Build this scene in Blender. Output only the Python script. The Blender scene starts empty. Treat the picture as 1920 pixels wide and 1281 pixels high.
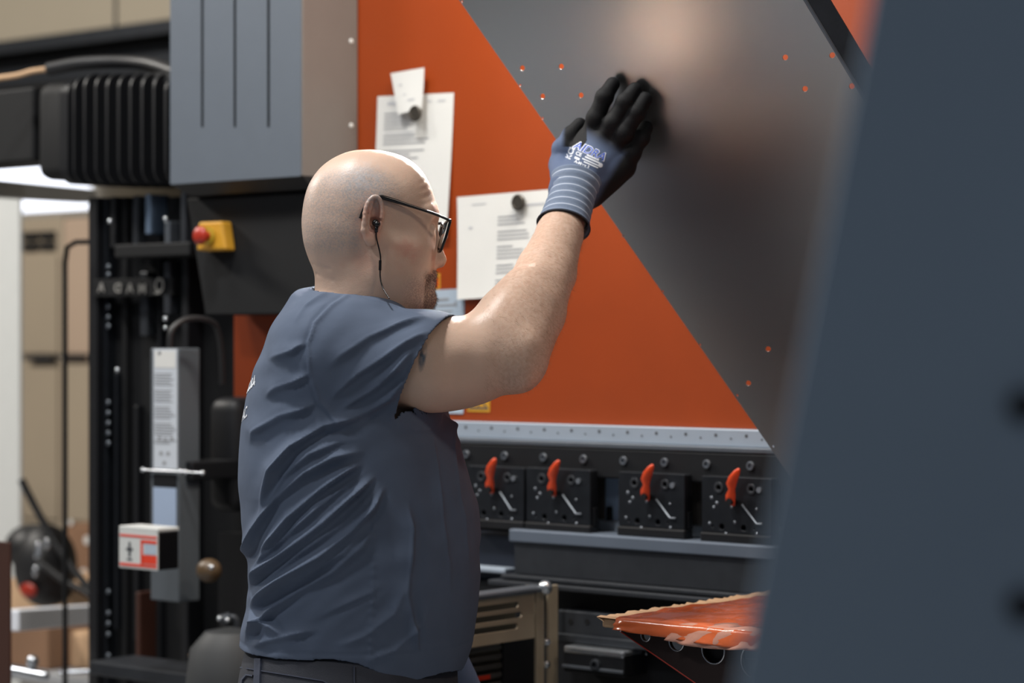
import bpy, bmesh, math, random
import numpy as np
from mathutils import Vector, Matrix, geometry
from mathutils.bvhtree import BVHTree

random.seed(7)
rng = np.random.RandomState(5)
SC = bpy.context.scene
COL = SC.collection

# ------------------------------------------------------------------ camera, world, exposure
F = 4363.0                      # focal length in pixels of the 1920 px wide frame
CAMZ = 1.40
cam_d = bpy.data.cameras.new('camera'); cam = bpy.data.objects.new('camera', cam_d); COL.objects.link(cam)
cam.location = (0, 0, CAMZ); cam.rotation_euler = (math.radians(90), 0, 0)
cam_d.sensor_width = 36; cam_d.lens = F * 36 / 1920; cam_d.clip_start = 0.05
cam_d.dof.use_dof = True; cam_d.dof.focus_distance = 3.55; cam_d.dof.aperture_fstop = 3.2
SC.camera = cam
SC.view_settings.view_transform = 'Standard'; SC.view_settings.look = 'None'
SC.view_settings.gamma = 1; SC.view_settings.use_curve_mapping = False
SC.view_settings.exposure = 0.0
try: SC.cycles.use_denoising = True
except Exception: pass
W = bpy.data.worlds.new('world'); SC.world = W; W.use_nodes = True
W.node_tree.nodes['Background'].inputs[0].default_value = (0.62, 0.72, 0.9, 1)
W.node_tree.nodes['Background'].inputs[1].default_value = 0.10

def srgb(c):
    return tuple(((v/255)/12.92 if v/255 <= .04045 else ((v/255+.055)/1.055)**2.4) for v in c) + (1,)

def area(name, loc, target, sx, sy, power, col=(1, .95, .88)):
    d = bpy.data.lights.new(name, 'AREA'); d.shape = 'RECTANGLE'; d.size = sx; d.size_y = sy
    d.energy = power; d.color = col
    o = bpy.data.objects.new(name, d); COL.objects.link(o); o.location = loc
    o.rotation_euler = (Vector(target)-Vector(loc)).to_track_quat('-Z', 'Y').to_euler()
    return o
KEYS = [  # name, loc, target, sx, sy, power, colour : hall ceiling lamps, added fill lights and two added lights near the ram
    ('hall_and_fill_light', (-1.1, 3.32, 4.6), (-.35, 3.6, 1.2), .5, .3, 112, (1, .98, .95)),
    ('hall_and_fill_light', (-2.7, 1.9, 4.4), (-.4, 3.5, 1.4), .8, .4, 48, (.97, .98, 1)),  # added fill for the man's back and the side of his head
    ('hall_and_fill_light', (2.6, 1.6, 4.3), (.2, 4.0, 1.2), .9, .4, 30, (1, .84, .68)),
    ('hall_and_fill_light', (-4.6, 6.6, 4.3), (-2.4, 7.2, 1.0), 1.6, .4, 190, (1, .95, .88)),
    ('hall_and_fill_light', (-2.3, 4.5, 4.2), (-1.3, 6.2, .7), .8, .3, 34, (1, .97, .92)),  # added to brighten the white crossbar in the left bay
    ('hall_and_fill_light', (-.6, -2.2, 4.3), (.4, 1.5, 1.2), 1.4, .6, 22, (.92, .96, 1)),  # added fill behind the camera, for the foreground panel
    ('added_light_at_ram', (.16, 4.20, 2.34), (.03, 4.55, 1.75), .5, .10, 10, (1, .93, .82)),  # added light above the view, brightens the ram beside the sheet
    ('added_light_at_ram', (.02, 4.40, 2.04), (-.19, 3.6, 1.62), .22, .09, 1.5, (1, .97, .93)),  # added light hidden behind the sheet, makes the highlight on the head
]
lamps = [area(*k) for k in KEYS]
lamps[-1].data.spread = math.radians(24)

# ------------------------------------------------------------------ frames
TH = math.radians(40); c40, s40 = math.cos(TH), math.sin(TH)
OX, OY = -.198, 4.8
FM = Matrix.Translation((OX, OY, 0)) @ Matrix.Rotation(-TH, 4, 'Z')   # the press brake and the hall
FW = Matrix.Identity(4)
def P(px, py, Z): return Vector(((px-960)/F*Z, Z, CAMZ-(py-640.5)/F*Z))
def mp(px, py, yl):
    u = (px-960)/F; t = (yl+OX*s40+OY*c40)/(u*s40+c40)
    dx, dy = t*u-OX, t-OY
    return dx*c40-dy*s40, CAMZ-(py-640.5)/F*t
def ML(px, py, Z):
    w = P(px, py, Z); dx, dy = w.x-OX, w.y-OY
    return Vector((dx*c40-dy*s40, dx*s40+dy*c40, w.z))
def sidey(a, px):
    u = (px-960)/F
    return (u*(OY-a*s40)-OX-a*c40)/(s40-u*c40)

# ------------------------------------------------------------------ materials
MATS = {}
def M(name, rgb, rough=.5, metal=0, var=.0, vscale=20, bump=0, bscale=200, emit=None, alpha=None, spec=.5, trans=0, stretch=None, coat=0):
    m = bpy.data.materials.new(name); m.use_nodes = True; nt = m.node_tree; N = nt.nodes; L = nt.links
    b = N['Principled BSDF']; b.inputs['Base Color'].default_value = srgb(rgb)
    b.inputs['Roughness'].default_value = rough; b.inputs['Metallic'].default_value = metal
    b.inputs['Specular IOR Level'].default_value = spec
    b.inputs['Coat Weight'].default_value = coat
    if trans: b.inputs['Transmission Weight'].default_value = trans
    tc = N.new('ShaderNodeTexCoord'); src = tc.outputs['Object']
    if stretch:
        mpn = N.new('ShaderNodeMapping'); mpn.inputs['Scale'].default_value = stretch; L.new(src, mpn.inputs[0]); src = mpn.outputs[0]
    if var:
        n = N.new('ShaderNodeTexNoise'); n.inputs['Scale'].default_value = vscale; n.inputs['Detail'].default_value = 6
        L.new(src, n.inputs['Vector'])
        mx = N.new('ShaderNodeMix'); mx.data_type = 'RGBA'
        c = srgb(rgb)
        mx.inputs[6].default_value = tuple(v*(1-var) for v in c[:3])+(1,)
        mx.inputs[7].default_value = tuple(min(1, v*(1+var)) for v in c[:3])+(1,)
        L.new(n.outputs[0], mx.inputs[0]); L.new(mx.outputs[2], b.inputs['Base Color'])
    if bump:
        n2 = N.new('ShaderNodeTexNoise'); n2.inputs['Scale'].default_value = bscale; n2.inputs['Detail'].default_value = 4
        L.new(src, n2.inputs['Vector'])
        bp = N.new('ShaderNodeBump'); bp.inputs['Strength'].default_value = bump; bp.inputs['Distance'].default_value = .002
        L.new(n2.outputs[0], bp.inputs['Height']); L.new(bp.outputs[0], b.inputs['Normal'])
    if emit: b.inputs['Emission Color'].default_value = srgb(emit[0]); b.inputs['Emission Strength'].default_value = emit[1]
    if alpha is not None: b.inputs['Alpha'].default_value = alpha
    MATS[name] = m; return m
orange = M('orange_paint', (142, 56, 12), .42, var=.08, vscale=8, bump=.15, bscale=500)
grey_paint = M('grey_blue_paint', (90, 98, 108), .5, var=.05, bump=.12, bscale=600)
warm_paint = M('warm_grey_paint', (104, 99, 95), .5, var=.05, bump=.12, bscale=600)
black_paint = M('black_paint', (21, 22, 25), .5, spec=.3, var=.2, bump=.1)
black_flat = M('black_flat', (16, 17, 19), .7, spec=.3)
dark_steel = M('dark_steel', (58, 61, 66), .42, .5, var=.25, vscale=30, bump=.1)
clamp_steel = M('blackened_steel', (37, 40, 45), .38, .55, var=.3, vscale=40, bump=.15)
mid_steel = M('mid_steel', (120, 126, 134), .38, .75, var=.2, vscale=15)
bright_steel = M('bright_steel', (205, 210, 216), .25, .9, var=.1)
alu = M('aluminium', (168, 180, 194), .4, .35, var=.06)
bluegrey = M('blue_grey_steel', (92, 108, 128), .5, .2, var=.1)
lever_orange = M('lever_orange', (206, 66, 22), .38, var=.05)
white_lit = M('lit_white_paint', (240, 243, 250), .4)  # brighter copy of white_paint, its colour standing in for light on the crossbar
white_paint = M('white_paint', (198, 200, 198), .5, var=.04)
paper_m = M('paper', (206, 206, 203), .8, var=.04, vscale=12)
paper_blue = M('notice_paper', (164, 178, 192), .7, var=.06)
ink = M('faded_ink', (140, 142, 146), .8)
ink_dark = M('dark_ink', (70, 72, 76), .8)
yellow = M('yellow_plastic', (196, 144, 40), .5, var=.08)
yellow_d = M('dull_yellow_plastic', (170, 140, 36), .5)  # slightly duller yellow for the collar of the stop button
red_pl = M('red_plastic', (160, 42, 24), .4)
red_ink = M('red_ink', (214, 60, 34), .5)
magnet_m = M('magnet_dark', (70, 66, 60), .35, .4)
beige = M('beige_panel', (158, 144, 124), .7, var=.08, vscale=2)
beige2 = M('beige_warm_panel', (172, 150, 130), .7, var=.08, vscale=2)
cream = M('cream_panel', (158, 148, 130), .8, var=.06, vscale=2)
cardboard = M('cardboard', (196, 162, 128), .85, var=.1, vscale=6)
cardboard_d = M('brown_cardboard', (130, 98, 74), .85, var=.15, vscale=6)
brown = M('dark_brown_paint', (58, 28, 16), .6, var=.1)
concrete = M('concrete', (150, 151, 153), .55, var=.2, vscale=3, bump=.2, bscale=60)
bronze = M('bronze_metal', (176, 162, 140), .45, .3, var=.15)
film = M('orange_film', (212, 104, 60), .22, var=.25, vscale=14, bump=.5, bscale=60, coat=.4)
film_clear = M('milky_film', (206, 150, 130), .18, var=.2, vscale=10, bump=.6, bscale=50, coat=.5)
panel_m = M('slate_panel', (132, 149, 166), .8, var=.08, vscale=6)
hot = M('window_daylight', (240, 244, 255), .5, emit=((238, 243, 255), 2.2))
skin_far = None
cloth_black = M('dark_trousers', (44, 47, 56), .85, var=.2, bump=.5, bscale=900)
belt_m = M('black_leather', (24, 24, 27), .5)
cuff_m = M('cuff_grey_blue', (112, 126, 148), .85, var=.12, vscale=200, bump=.6, bscale=900)
cuff_l = M('cuff_pale_stripe', (176, 186, 202), .85, bump=.6, bscale=900)
cuff_d = M('cuff_hem', (52, 58, 70), .85)
print_w = M('print_white', (215, 219, 226), .6)
print_b = M('print_blue', (44, 84, 190), .6)
plastic_black = M('black_plastic', (18, 18, 20), .25)
rubber = M('black_rubber', (30, 30, 32), .5)
eye_w = M('eye_white', (214, 204, 196), .2)
iris_m = M('iris', (60, 62, 60), .2)
shoe_m = M('shoe_leather', (30, 29, 30), .5)
lens_m = M('lens_glass', (250, 250, 250), .02, trans=1)
lens_m.node_tree.nodes['Principled BSDF'].inputs['IOR'].default_value = 1.03

# brushed sheet metal : anisotropic streaks running up the sheet
sheet_m = M('sheet_metal', (168, 168, 168), .32, 1.0)
def _sheet():
    nt = sheet_m.node_tree; N = nt.nodes; L = nt.links; b = N['Principled BSDF']
    tc = N.new('ShaderNodeTexCoord'); mpn = N.new('ShaderNodeMapping'); mpn.inputs['Scale'].default_value = (1.2, 1.2, 3)
    n = N.new('ShaderNodeTexNoise'); n.inputs['Scale'].default_value = 1.6; n.inputs['Detail'].default_value = 3
    L.new(tc.outputs['Object'], mpn.inputs[0]); L.new(mpn.outputs[0], n.inputs['Vector'])
    r = N.new('ShaderNodeMapRange'); r.inputs[3].default_value = .25; r.inputs[4].default_value = .36
    L.new(n.outputs[0], r.inputs[0]); L.new(r.outputs[0], b.inputs['Roughness'])
    n2 = N.new('ShaderNodeTexNoise'); n2.inputs['Scale'].default_value = 260; n2.inputs['Detail'].default_value = 3
    m2 = N.new('ShaderNodeMapping'); m2.inputs['Scale'].default_value = (1, 1, .12)
    L.new(tc.outputs['Object'], m2.inputs[0]); L.new(m2.outputs[0], n2.inputs['Vector'])
    bp = N.new('ShaderNodeBump'); bp.inputs['Strength'].default_value = .05; bp.inputs['Distance'].default_value = .001
    L.new(n2.outputs[0], bp.inputs['Height']); L.new(bp.outputs[0], b.inputs['Normal'])
_sheet()

# ------------------------------------------------------------------ object helpers
BASE = {}
def props(o, label=None, cat=None, group=None, kind=None):
    if label: o['label'] = label
    if cat: o['category'] = cat
    if group: o['group'] = group
    if kind: o['kind'] = kind
    return o
def thing(name, label, cat, base=(0, 0, 0), frame=FM, group=None):
    o = bpy.data.objects.new(name, None); o.empty_display_size = .05; COL.objects.link(o)
    o.matrix_world = frame @ Matrix.Translation(base); BASE[o] = Vector(base)
    return props(o, label, cat, group)
def link(me, name, mat, parent=None, frame=FM, base=None, label=None, smooth=False):
    o = bpy.data.objects.new(name, me); COL.objects.link(o)
    for m in (mat if isinstance(mat, (list, tuple)) else [mat]): me.materials.append(m)
    if parent is not None:
        b = BASE[parent]; o.parent = parent
    else:
        if base is None:
            n = len(me.vertices); co = np.empty(n*3, np.float32); me.vertices.foreach_get('co', co); co = co.reshape(-1, 3)
            b = Vector(((co[:, 0].min()+co[:, 0].max())/2, (co[:, 1].min()+co[:, 1].max())/2, co[:, 2].min()))
            b = Vector([float(v) for v in b])
        else: b = Vector(base)
        o.matrix_world = frame @ Matrix.Translation(b)
    BASE[o] = b
    me.transform(Matrix.Translation(-b))
    if smooth:
        me.polygons.foreach_set('use_smooth', [True]*len(me.polygons))
        if smooth != 'all':
            try: me.set_sharp_from_angle(angle=math.radians(38))
            except Exception: pass
    if label: o['label'] = label
    me.update()
    return o

class B:
    def __init__(s): s.bm = bmesh.new(); s.mi = 0
    def box(s, x0, x1, y0, y1, z0, z1, bev=0, seg=2, mat=None):
        x0, x1 = min(x0, x1), max(x0, x1); y0, y1 = min(y0, y1), max(y0, y1); z0, z1 = min(z0, z1), max(z0, z1)
        vs = [s.bm.verts.new((x, y, z)) for z in (z0, z1) for x, y in ((x0, y0), (x1, y0), (x1, y1), (x0, y1))]
        fs = [s.bm.faces.new([vs[i] for i in q]) for q in ((3, 2, 1, 0), (4, 5, 6, 7), (0, 1, 5, 4), (1, 2, 6, 5), (2, 3, 7, 6), (3, 0, 4, 7))]
        for f in fs: f.material_index = s.mi
        if bev:
            bev = min(bev, .45*min(x1-x0, y1-y0, z1-z0))
            es = {e for f in fs for e in f.edges}
            bmesh.ops.bevel(s.bm, geom=list(es), offset=bev, segments=seg, affect='EDGES', profile=.5)
        return s
    def hexa(s, pts, bev=0):     # 8 points: bottom 4 then top 4
        vs = [s.bm.verts.new(p) for p in pts]
        fs = [s.bm.faces.new([vs[i] for i in q]) for q in ((3, 2, 1, 0), (4, 5, 6, 7), (0, 1, 5, 4), (1, 2, 6, 5), (2, 3, 7, 6), (3, 0, 4, 7))]
        for f in fs: f.material_index = s.mi
        if bev: bmesh.ops.bevel(s.bm, geom=list({e for f in fs for e in f.edges}), offset=bev, segments=2, affect='EDGES', profile=.5)
        return s
    def prism(s, poly, fn, t0, t1):   # poly of (u,v); fn(u,v,t)->point
        a = [s.bm.verts.new(fn(u, v, t0)) for u, v in poly]; b = [s.bm.verts.new(fn(u, v, t1)) for u, v in poly]
        n = len(poly); fs = [s.bm.faces.new(a), s.bm.faces.new(b[::-1])]
        for i in range(n): fs.append(s.bm.faces.new((a[i], b[i], b[(i+1) % n], a[(i+1) % n])))
        for f in fs: f.material_index = s.mi
        return s
    def cyl(s, p0, p1, r0, r1=None, seg=20, cap=True):
        if r1 is None: r1 = r0
        p0, p1 = Vector(p0), Vector(p1); d = (p1-p0).normalized(); q = d.to_track_quat('Z', 'Y')
        rings = []
        for p, r in ((p0, r0), (p1, r1)):
            rings.append([s.bm.verts.new(p+q @ Vector((r*math.cos(2*math.pi*i/seg), r*math.sin(2*math.pi*i/seg), 0))) for i in range(seg)])
        fs = []
        for i in range(seg): fs.append(s.bm.faces.new((rings[0][i], rings[0][(i+1) % seg], rings[1][(i+1) % seg], rings[1][i])))
        if cap: fs += [s.bm.faces.new(rings[0][::-1]), s.bm.faces.new(rings[1])]
        for f in fs: f.material_index = s.mi
        return s
    def lathe(s, p0, d, prof, seg=24):     # prof of (distance along d, radius)
        p0 = Vector(p0); q = Vector(d).normalized().to_track_quat('Z', 'Y'); prev = None
        for h, r in prof:
            r = max(r, 1e-5)
            ring = [s.bm.verts.new(p0+q @ Vector((r*math.cos(2*math.pi*i/seg), r*math.sin(2*math.pi*i/seg), h))) for i in range(seg)]
            if prev:
                for i in range(seg): s.bm.faces.new((prev[i], prev[(i+1) % seg], ring[(i+1) % seg], ring[i])).material_index = s.mi
            else: s.bm.faces.new(ring[::-1]).material_index = s.mi
            prev = ring
        s.bm.faces.new(prev).material_index = s.mi
        return s
    def tube(s, pts, r, seg=10, smooth=True):
        pts = [Vector(p) for p in pts]
        if smooth and len(pts) > 2:
            q = []
            for i in range(len(pts)-1):
                p0 = pts[max(i-1, 0)]; p1 = pts[i]; p2 = pts[i+1]; p3 = pts[min(i+2, len(pts)-1)]
                for k in range(6):
                    t = k/6; q.append(.5*((2*p1)+(-p0+p2)*t+(2*p0-5*p1+4*p2-p3)*t*t+(-p0+3*p1-3*p2+p3)*t**3))
            q.append(pts[-1]); pts = q
        prev = None; up = None; n = len(pts)
        for i, p in enumerate(pts):
            d = (pts[min(i+1, n-1)]-pts[max(i-1, 0)]).normalized()
            if up is None:
                up = d.orthogonal().normalized()
            up = (up-d*up.dot(d)).normalized(); sd = d.cross(up)
            rr = r(i/(n-1)) if callable(r) else r
            ring = [s.bm.verts.new(p+up*rr*math.cos(2*math.pi*k/seg)+sd*rr*math.sin(2*math.pi*k/seg)) for k in range(seg)]
            if prev:
                for k in range(seg): s.bm.faces.new((prev[k], prev[(k+1) % seg], ring[(k+1) % seg], ring[k])).material_index = s.mi
            else: s.bm.faces.new(ring[::-1])
            prev = ring
        s.bm.faces.new(prev)
        return s
    def ball(s, c, r, u=16, v=10, sc=(1, 1, 1)):
        m = Matrix.Translation(c) @ Matrix.Diagonal((*sc, 1))
        bmesh.ops.create_uvsphere(s.bm, u_segments=u, v_segments=v, radius=r, matrix=m); return s
    def build(s, name, mat, parent=None, smooth=False, **k):
        bmesh.ops.recalc_face_normals(s.bm, faces=s.bm.faces)
        me = bpy.data.meshes.new(name); s.bm.to_mesh(me); s.bm.free()
        return link(me, name, mat, parent, smooth=smooth, **k)

def curve_mesh(splines, depth, bevel=0, fn=None, name='plate', cyc=True):
    cu = bpy.data.curves.new(name, 'CURVE'); cu.dimensions = '2D'; cu.fill_mode = 'BOTH'; cu.extrude = depth/2; cu.bevel_depth = bevel; cu.bevel_resolution = 1
    for sp in splines:
        q = cu.splines.new('POLY'); q.points.add(len(sp)-1)
        for i, (u, v) in enumerate(sp): q.points[i].co = (u, v, 0, 1)
        q.use_cyclic_u = True
    o = bpy.data.objects.new(name, cu); COL.objects.link(o)
    me = bpy.data.meshes.new_from_object(o.evaluated_get(bpy.context.evaluated_depsgraph_get()))
    bpy.data.objects.remove(o); bpy.data.curves.remove(cu)
    me.materials.clear()
    if fn:
        for v in me.vertices: v.co = fn(*v.co)
        bm = bmesh.new(); bm.from_mesh(me); bmesh.ops.remove_doubles(bm, verts=bm.verts, dist=1e-6); bmesh.ops.recalc_face_normals(bm, faces=bm.faces); bm.to_mesh(me); bm.free()
    return me
def text_mesh(txt, size, depth=.0004, shear=0, bold=0, align='CENTER'):
    cu = bpy.data.curves.new('lettering', 'FONT'); cu.body = txt; cu.size = size; cu.extrude = depth/2; cu.shear = shear
    cu.offset = bold; cu.align_x = align; cu.align_y = 'CENTER'
    o = bpy.data.objects.new('lettering', cu); COL.objects.link(o)
    me = bpy.data.meshes.new_from_object(o.evaluated_get(bpy.context.evaluated_depsgraph_get()))
    bpy.data.objects.remove(o); bpy.data.curves.remove(cu); me.materials.clear()
    return me
def circ(x, y, r, n=20, ry=None, rot=0):
    ry = ry or r
    return [(x+r*math.cos(t)*math.cos(rot)-ry*math.sin(t)*math.sin(rot), y+r*math.cos(t)*math.sin(rot)+ry*math.sin(t)*math.cos(rot)) for t in [2*math.pi*i/n for i in range(n)]]
def rrect(x0, x1, y0, y1, r, n=5):
    out = []
    for cx, cy, a in ((x1-r, y1-r, 0), (x0+r, y1-r, 90), (x0+r, y0+r, 180), (x1-r, y0+r, 270)):
        for i in range(n+1):
            t = math.radians(a+90*i/n); out.append((cx+r*math.cos(t), cy+r*math.sin(t)))
    return out
def mext(px0, px1, py0, py1, yf, refx=None):
    """local a0,a1,z0,z1 of a rectangle on plane yf that spans those pixels (heights read at refx)"""
    r = px0 if refx is None else refx
    return mp(px0, 640, yf)[0], mp(px1, 640, yf)[0], mp(r, py1, yf)[1], mp(r, py0, yf)[1]

# ================================================================== THE HALL
LX = -10.5
props(B().box(LX, 5.5, -6.5, 6.0, -.1, 0).build('floor', concrete), kind='structure')
streak_strip = B(); streak_strip.hexa([(-3.75, 4.0, .0), (-3.35, 4.28, .0), (-1.55, 1.75, .0), (-1.95, 1.47, .0), (-3.75, 4.0, .004), (-3.35, 4.28, .004), (-1.55, 1.75, .004), (-1.95, 1.47, .004)])  # pale floor strip added out of view, to reflect as a streak in the sheet
props(streak_strip.build('reflected_strip_1', M('streak_strip_paint', (214, 226, 240), .5), frame=FW), kind='structure')
props(B().box(LX, 5.5, -6.5, 6.0, 5.2, 5.3).build('ceiling', cream), kind='structure')
props(B().box(LX, 5.5, 6.0, 6.15, 0, 5.2).build('wall_back', cream), kind='structure')
props(B().box(LX-.15, LX, -6.5, 6.15, 0, 5.2).build('wall_left', cream), kind='structure')

# daylight strip windows far behind the white gantry
yb = 5.9
a0, a1, z0, z1 = mext(-40, 150, 312, 394, yb, 60)
props(B().box(a0-.3, a1, yb+.05, yb+.09, z0, z1).build('window_1', hot), kind='structure')

# overhead beige duct with seams
t = thing('overhead_duct', 'beige sheet-metal duct under the ceiling above the finned motor', 'duct', (-2.2, 3.0, 2.2))
yd = 2.6
a0, a1, z0, z1 = mext(-60, 420, -120, 88, yd, 0)
b = B(); b.box(a0-.6, a1, yd, yd+.7, z0, z1+.6, .01); b.build('duct_body', cream, t)
b = B(); b.box(a0-.6, a1, yd-.02, yd, z0-.035, z0+.02, .004); b.box(a0-.6, a1, yd+.1, yd+.7, z0-.16, z0-.035, .004); b.build('lower_flange', dark_steel, t)
aS = mp(218, 50, yd)[0]
b = B(); b.box(aS-.006, aS+.006, yd-.006, yd, z0, z1+.6); b.build('seam', dark_steel, t)
t = thing('ceiling_truss', 'dark steel roof beam behind the beige duct at upper left', 'beam', (-2.0, 3.3, 1.9))
a0, a1, z0, z1 = mext(-60, 420, 88, 285, 3.6, 60)
b = B()
b.box(a0-.4, a1, 3.6, 3.8, z1-.1, z1+.25, .01); b.box(a0-.4, a1, 3.6, 3.8, z0+.06, z0+.42, .01)
for k in range(7):
    x = a0-.3+k*(a1-a0+.4)/6; b.tube([(x, 3.7, z0+.3), (x+.2, 3.7, z1)], .03, smooth=False)
b.box(a0-.4, a1, 3.8, 3.82, z0+.06, z1+.2)
b.build('beam_web', black_flat, t)

# beige storage cabinets behind
def cab(px0, px1, py0, py1, yf, name, label, mat, dep=.5, panels=(), extra=None):
    a0, a1, z0, z1 = mext(px0, px1, py0, py1, yf, (px0+px1)/2)
    z0 = 0 if name == 'storage_cabinet' else z0
    t = thing(name, label, 'cabinet', ((a0+a1)/2, yf+dep/2, z0))
    B().box(a0, a1, yf, yf+dep, z0, z1, .01).build('cabinet_body', mat, t)
    return t, a0, a1, z0, z1
yc = 2.5
t, a0, a1, z0, z1 = cab(24, 118, 408, 985, yc, 'storage_cabinet', 'beige steel cabinet with a small dark grille, left of the thin black pole', beige)
B().box(a0+.03, a1-.02, yc-.012, yc, mp(60, 972, yc)[1], mp(60, 680, yc)[1], .006).build('door', beige, t)
B().box(a0+.03, a1-.02, yc-.012, yc, mp(60, 664, yc)[1], mp(60, 480, yc)[1], .006).build('door', beige, t)
g0, g1, gz0, gz1 = mext(40, 104, 432, 472, yc-.012, 70)
b = B()
for i in range(2):
    for j in range(2):
        w = (g1-g0)/2; h = (gz1-gz0)/2
        b.box(g0+i*w+.008, g0+(i+1)*w-.008, yc-.016, yc, gz0+j*h+.006, gz0+(j+1)*h-.006, .003)
b.build('vent_grille', black_flat, t)
B().box(mp(62, 0, yc)[0], mp(112, 0, yc)[0], yc-.05, yc-.012, mp(60, 676, yc)[1], mp(60, 667, yc)[1], .005).build('handle', dark_steel, t)
t, a0, a1, z0, z1 = cab(118, 186, 408, 980, yc-.1, 'storage_cabinet', 'pale beige cabinet between the thin black pole and the black column', beige2)
B().box(a0+.02, a1-.02, yc-.115, yc-.1, mp(150, 664, yc)[1], mp(150, 460, yc)[1], .006).build('door', beige2, t)
B().box(a0+.02, a1-.02, yc-.115, yc-.1, mp(150, 972, yc)[1], mp(150, 682, yc)[1], .006).build('door', beige, t)
B().box(a0+.01, a1-.05, yc-.14, yc-.115, mp(150, 672, yc)[1], mp(150, 665, yc)[1], .003).build('handle', dark_steel, t)

# cardboard boxes low on the left
def carton(px0, px1, py0, py1, Z, mat, label, dep=.4, flap=True):
    p0 = ML(px0, py1, Z); p1 = ML(px1, py1, Z); yy = p0.y
    a0, z0 = mp(px0, py1, yy); a1, z1 = mp(px1, py0, yy)
    t = thing('cardboard_box', label, 'box', ((a0+a1)/2, yy+dep/2, z0))
    B().box(a0, a1, yy, yy+dep, z0, z1, .008).build('carton', mat, t)
    if flap: B().box(a0+.002, a1-.002, yy+.02, yy+dep/2-.004, z1-.002, z1+.006, .002).box(a0+.002, a1-.002, yy+dep/2+.004, yy+dep-.02, z1-.002, z1+.006, .002).build('flap', mat, t)
    return z0
# a pallet bench they stand on
yy = ML(100, 1265, 6.6).y
a0, a1, z0, z1 = mext(-30, 230, 1262, 1300, yy-.1, 100)
t = thing('pallet_table', 'low grey table carrying the cardboard boxes at lower left', 'table', ((a0+a1)/2, yy+.3, 0))
B().box(a0-.4, a1+.4, yy-.12, yy+.9, z1-.03, z1, .005).build('table_top', concrete, t)
for xx in (a0-.35, a1+.35):
    for y2 in (yy-.08, yy+.84): B().box(xx-.03, xx+.03, y2-.03, y2+.03, 0, z1-.03).build('leg', dark_steel, t)
ztab = z1
def carton2(px0, px1, ptop, yy, dep, mat, label, zb=None):
    zb = ztab if zb is None else zb
    a0 = mp(px0, 0, yy)[0]; a1 = mp(px1, 0, yy)[0]; zt = mp((px0+px1)/2, ptop, yy)[1]
    t = thing('cardboard_box', label, 'box', ((a0+a1)/2, yy+dep/2, zb))
    B().box(a0, a1, yy, yy+dep, zb, zt-.004, .006).build('carton', mat, t)
    B().box(a0+.002, a1-.002, yy+.004, yy+dep/2-.004, zt-.005, zt, .001).box(a0+.002, a1-.002, yy+dep/2+.004, yy+dep-.004, zt-.005, zt, .001).build('flap', mat, t)
    return zt
carton2(10, 90, 1170, yy-.08, .3, cardboard_d, 'brown cardboard box under the white crossbar, at far lower left')
zt = carton2(112, 180, 1185, yy+.0, .28, cardboard, 'tan cardboard box under the white crossbar, beside the black column')
carton2(14, 205, 1095, yy+.32, .3, cardboard, 'long pale cardboard box lying behind the white crossbar')
zt2 = carton2(120, 215, 985, yy+.64, .25, cardboard_d, 'dark brown carton with round white marks behind the thin black pole')
for px, py, r in ((164, 1013, 9), (174, 1048, 8), (158, 1075, 10), (134, 980, 6)):
    a, z = mp(px, py, yy+.64); B().cyl((a, yy+.6395, z), (a, yy+.636, z), r*6.9/F, seg=16).build('round_label', paper_m, bpy.data.objects.get('cardboard_box.003'))
# black bag with cables, red tag
yg = yy+.2
t = thing('tool_bag', 'black soft bag with chrome fittings and a red tag, behind the white post', 'bag', (mp(75, 0, yg)[0], yg, mp(75, 1135, yg)[1]))
bagA = Vector((mp(85, 0, yg)[0], yg, mp(85, 1060, yg)[1]))
b = B(); b.ball(bagA, 1, 28, 18, (.10, .09, .125)); b.ball(bagA+Vector((-.06, 0, .05)), 1, 20, 14, (.09, .08, .07)); b.ball(bagA+Vector((.03, 0, -.06)), 1, 20, 14, (.06, .07, .06))
o = b.build('bag_body', rubber, t, smooth='all')
b = B()
for px, py, s in ((72, 1040, .018), (74, 1052, .015), (66, 1072, .012), (88, 1020, .012), (72, 1028, .014)):
    a, z = mp(px, py, yg-.1); b.ball((a, yg-.1, z), s, 12, 8, (.8, .6, 1.4))
b.build('buckle', bright_steel, t, smooth='all')
a, z = mp(48, 1108, yg-.1); B().ball((a, yg-.09, z), .032, 14, 8, (1.2, .3, .7)).build('tag', red_pl, t, smooth='all')
b = B()
for q in ([(40, 900), (60, 960), (90, 1030), (140, 1110), (200, 1160)], [(40, 1170), (90, 1178), (150, 1160), (175, 1175), (200, 1200)], [(70, 1050), (110, 1090), (150, 1120), (210, 1180)]):
    b.tube([(mp(x, 0, yg-.16)[0], yg-.16+.02*i, mp(x, y, yg-.16)[1]) for i, (x, y) in enumerate(q)], .011)
props(b.build('hanging_cable', rubber, smooth=True), 'black cables hanging loosely over the cardboard boxes at lower left', 'cable')

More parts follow.
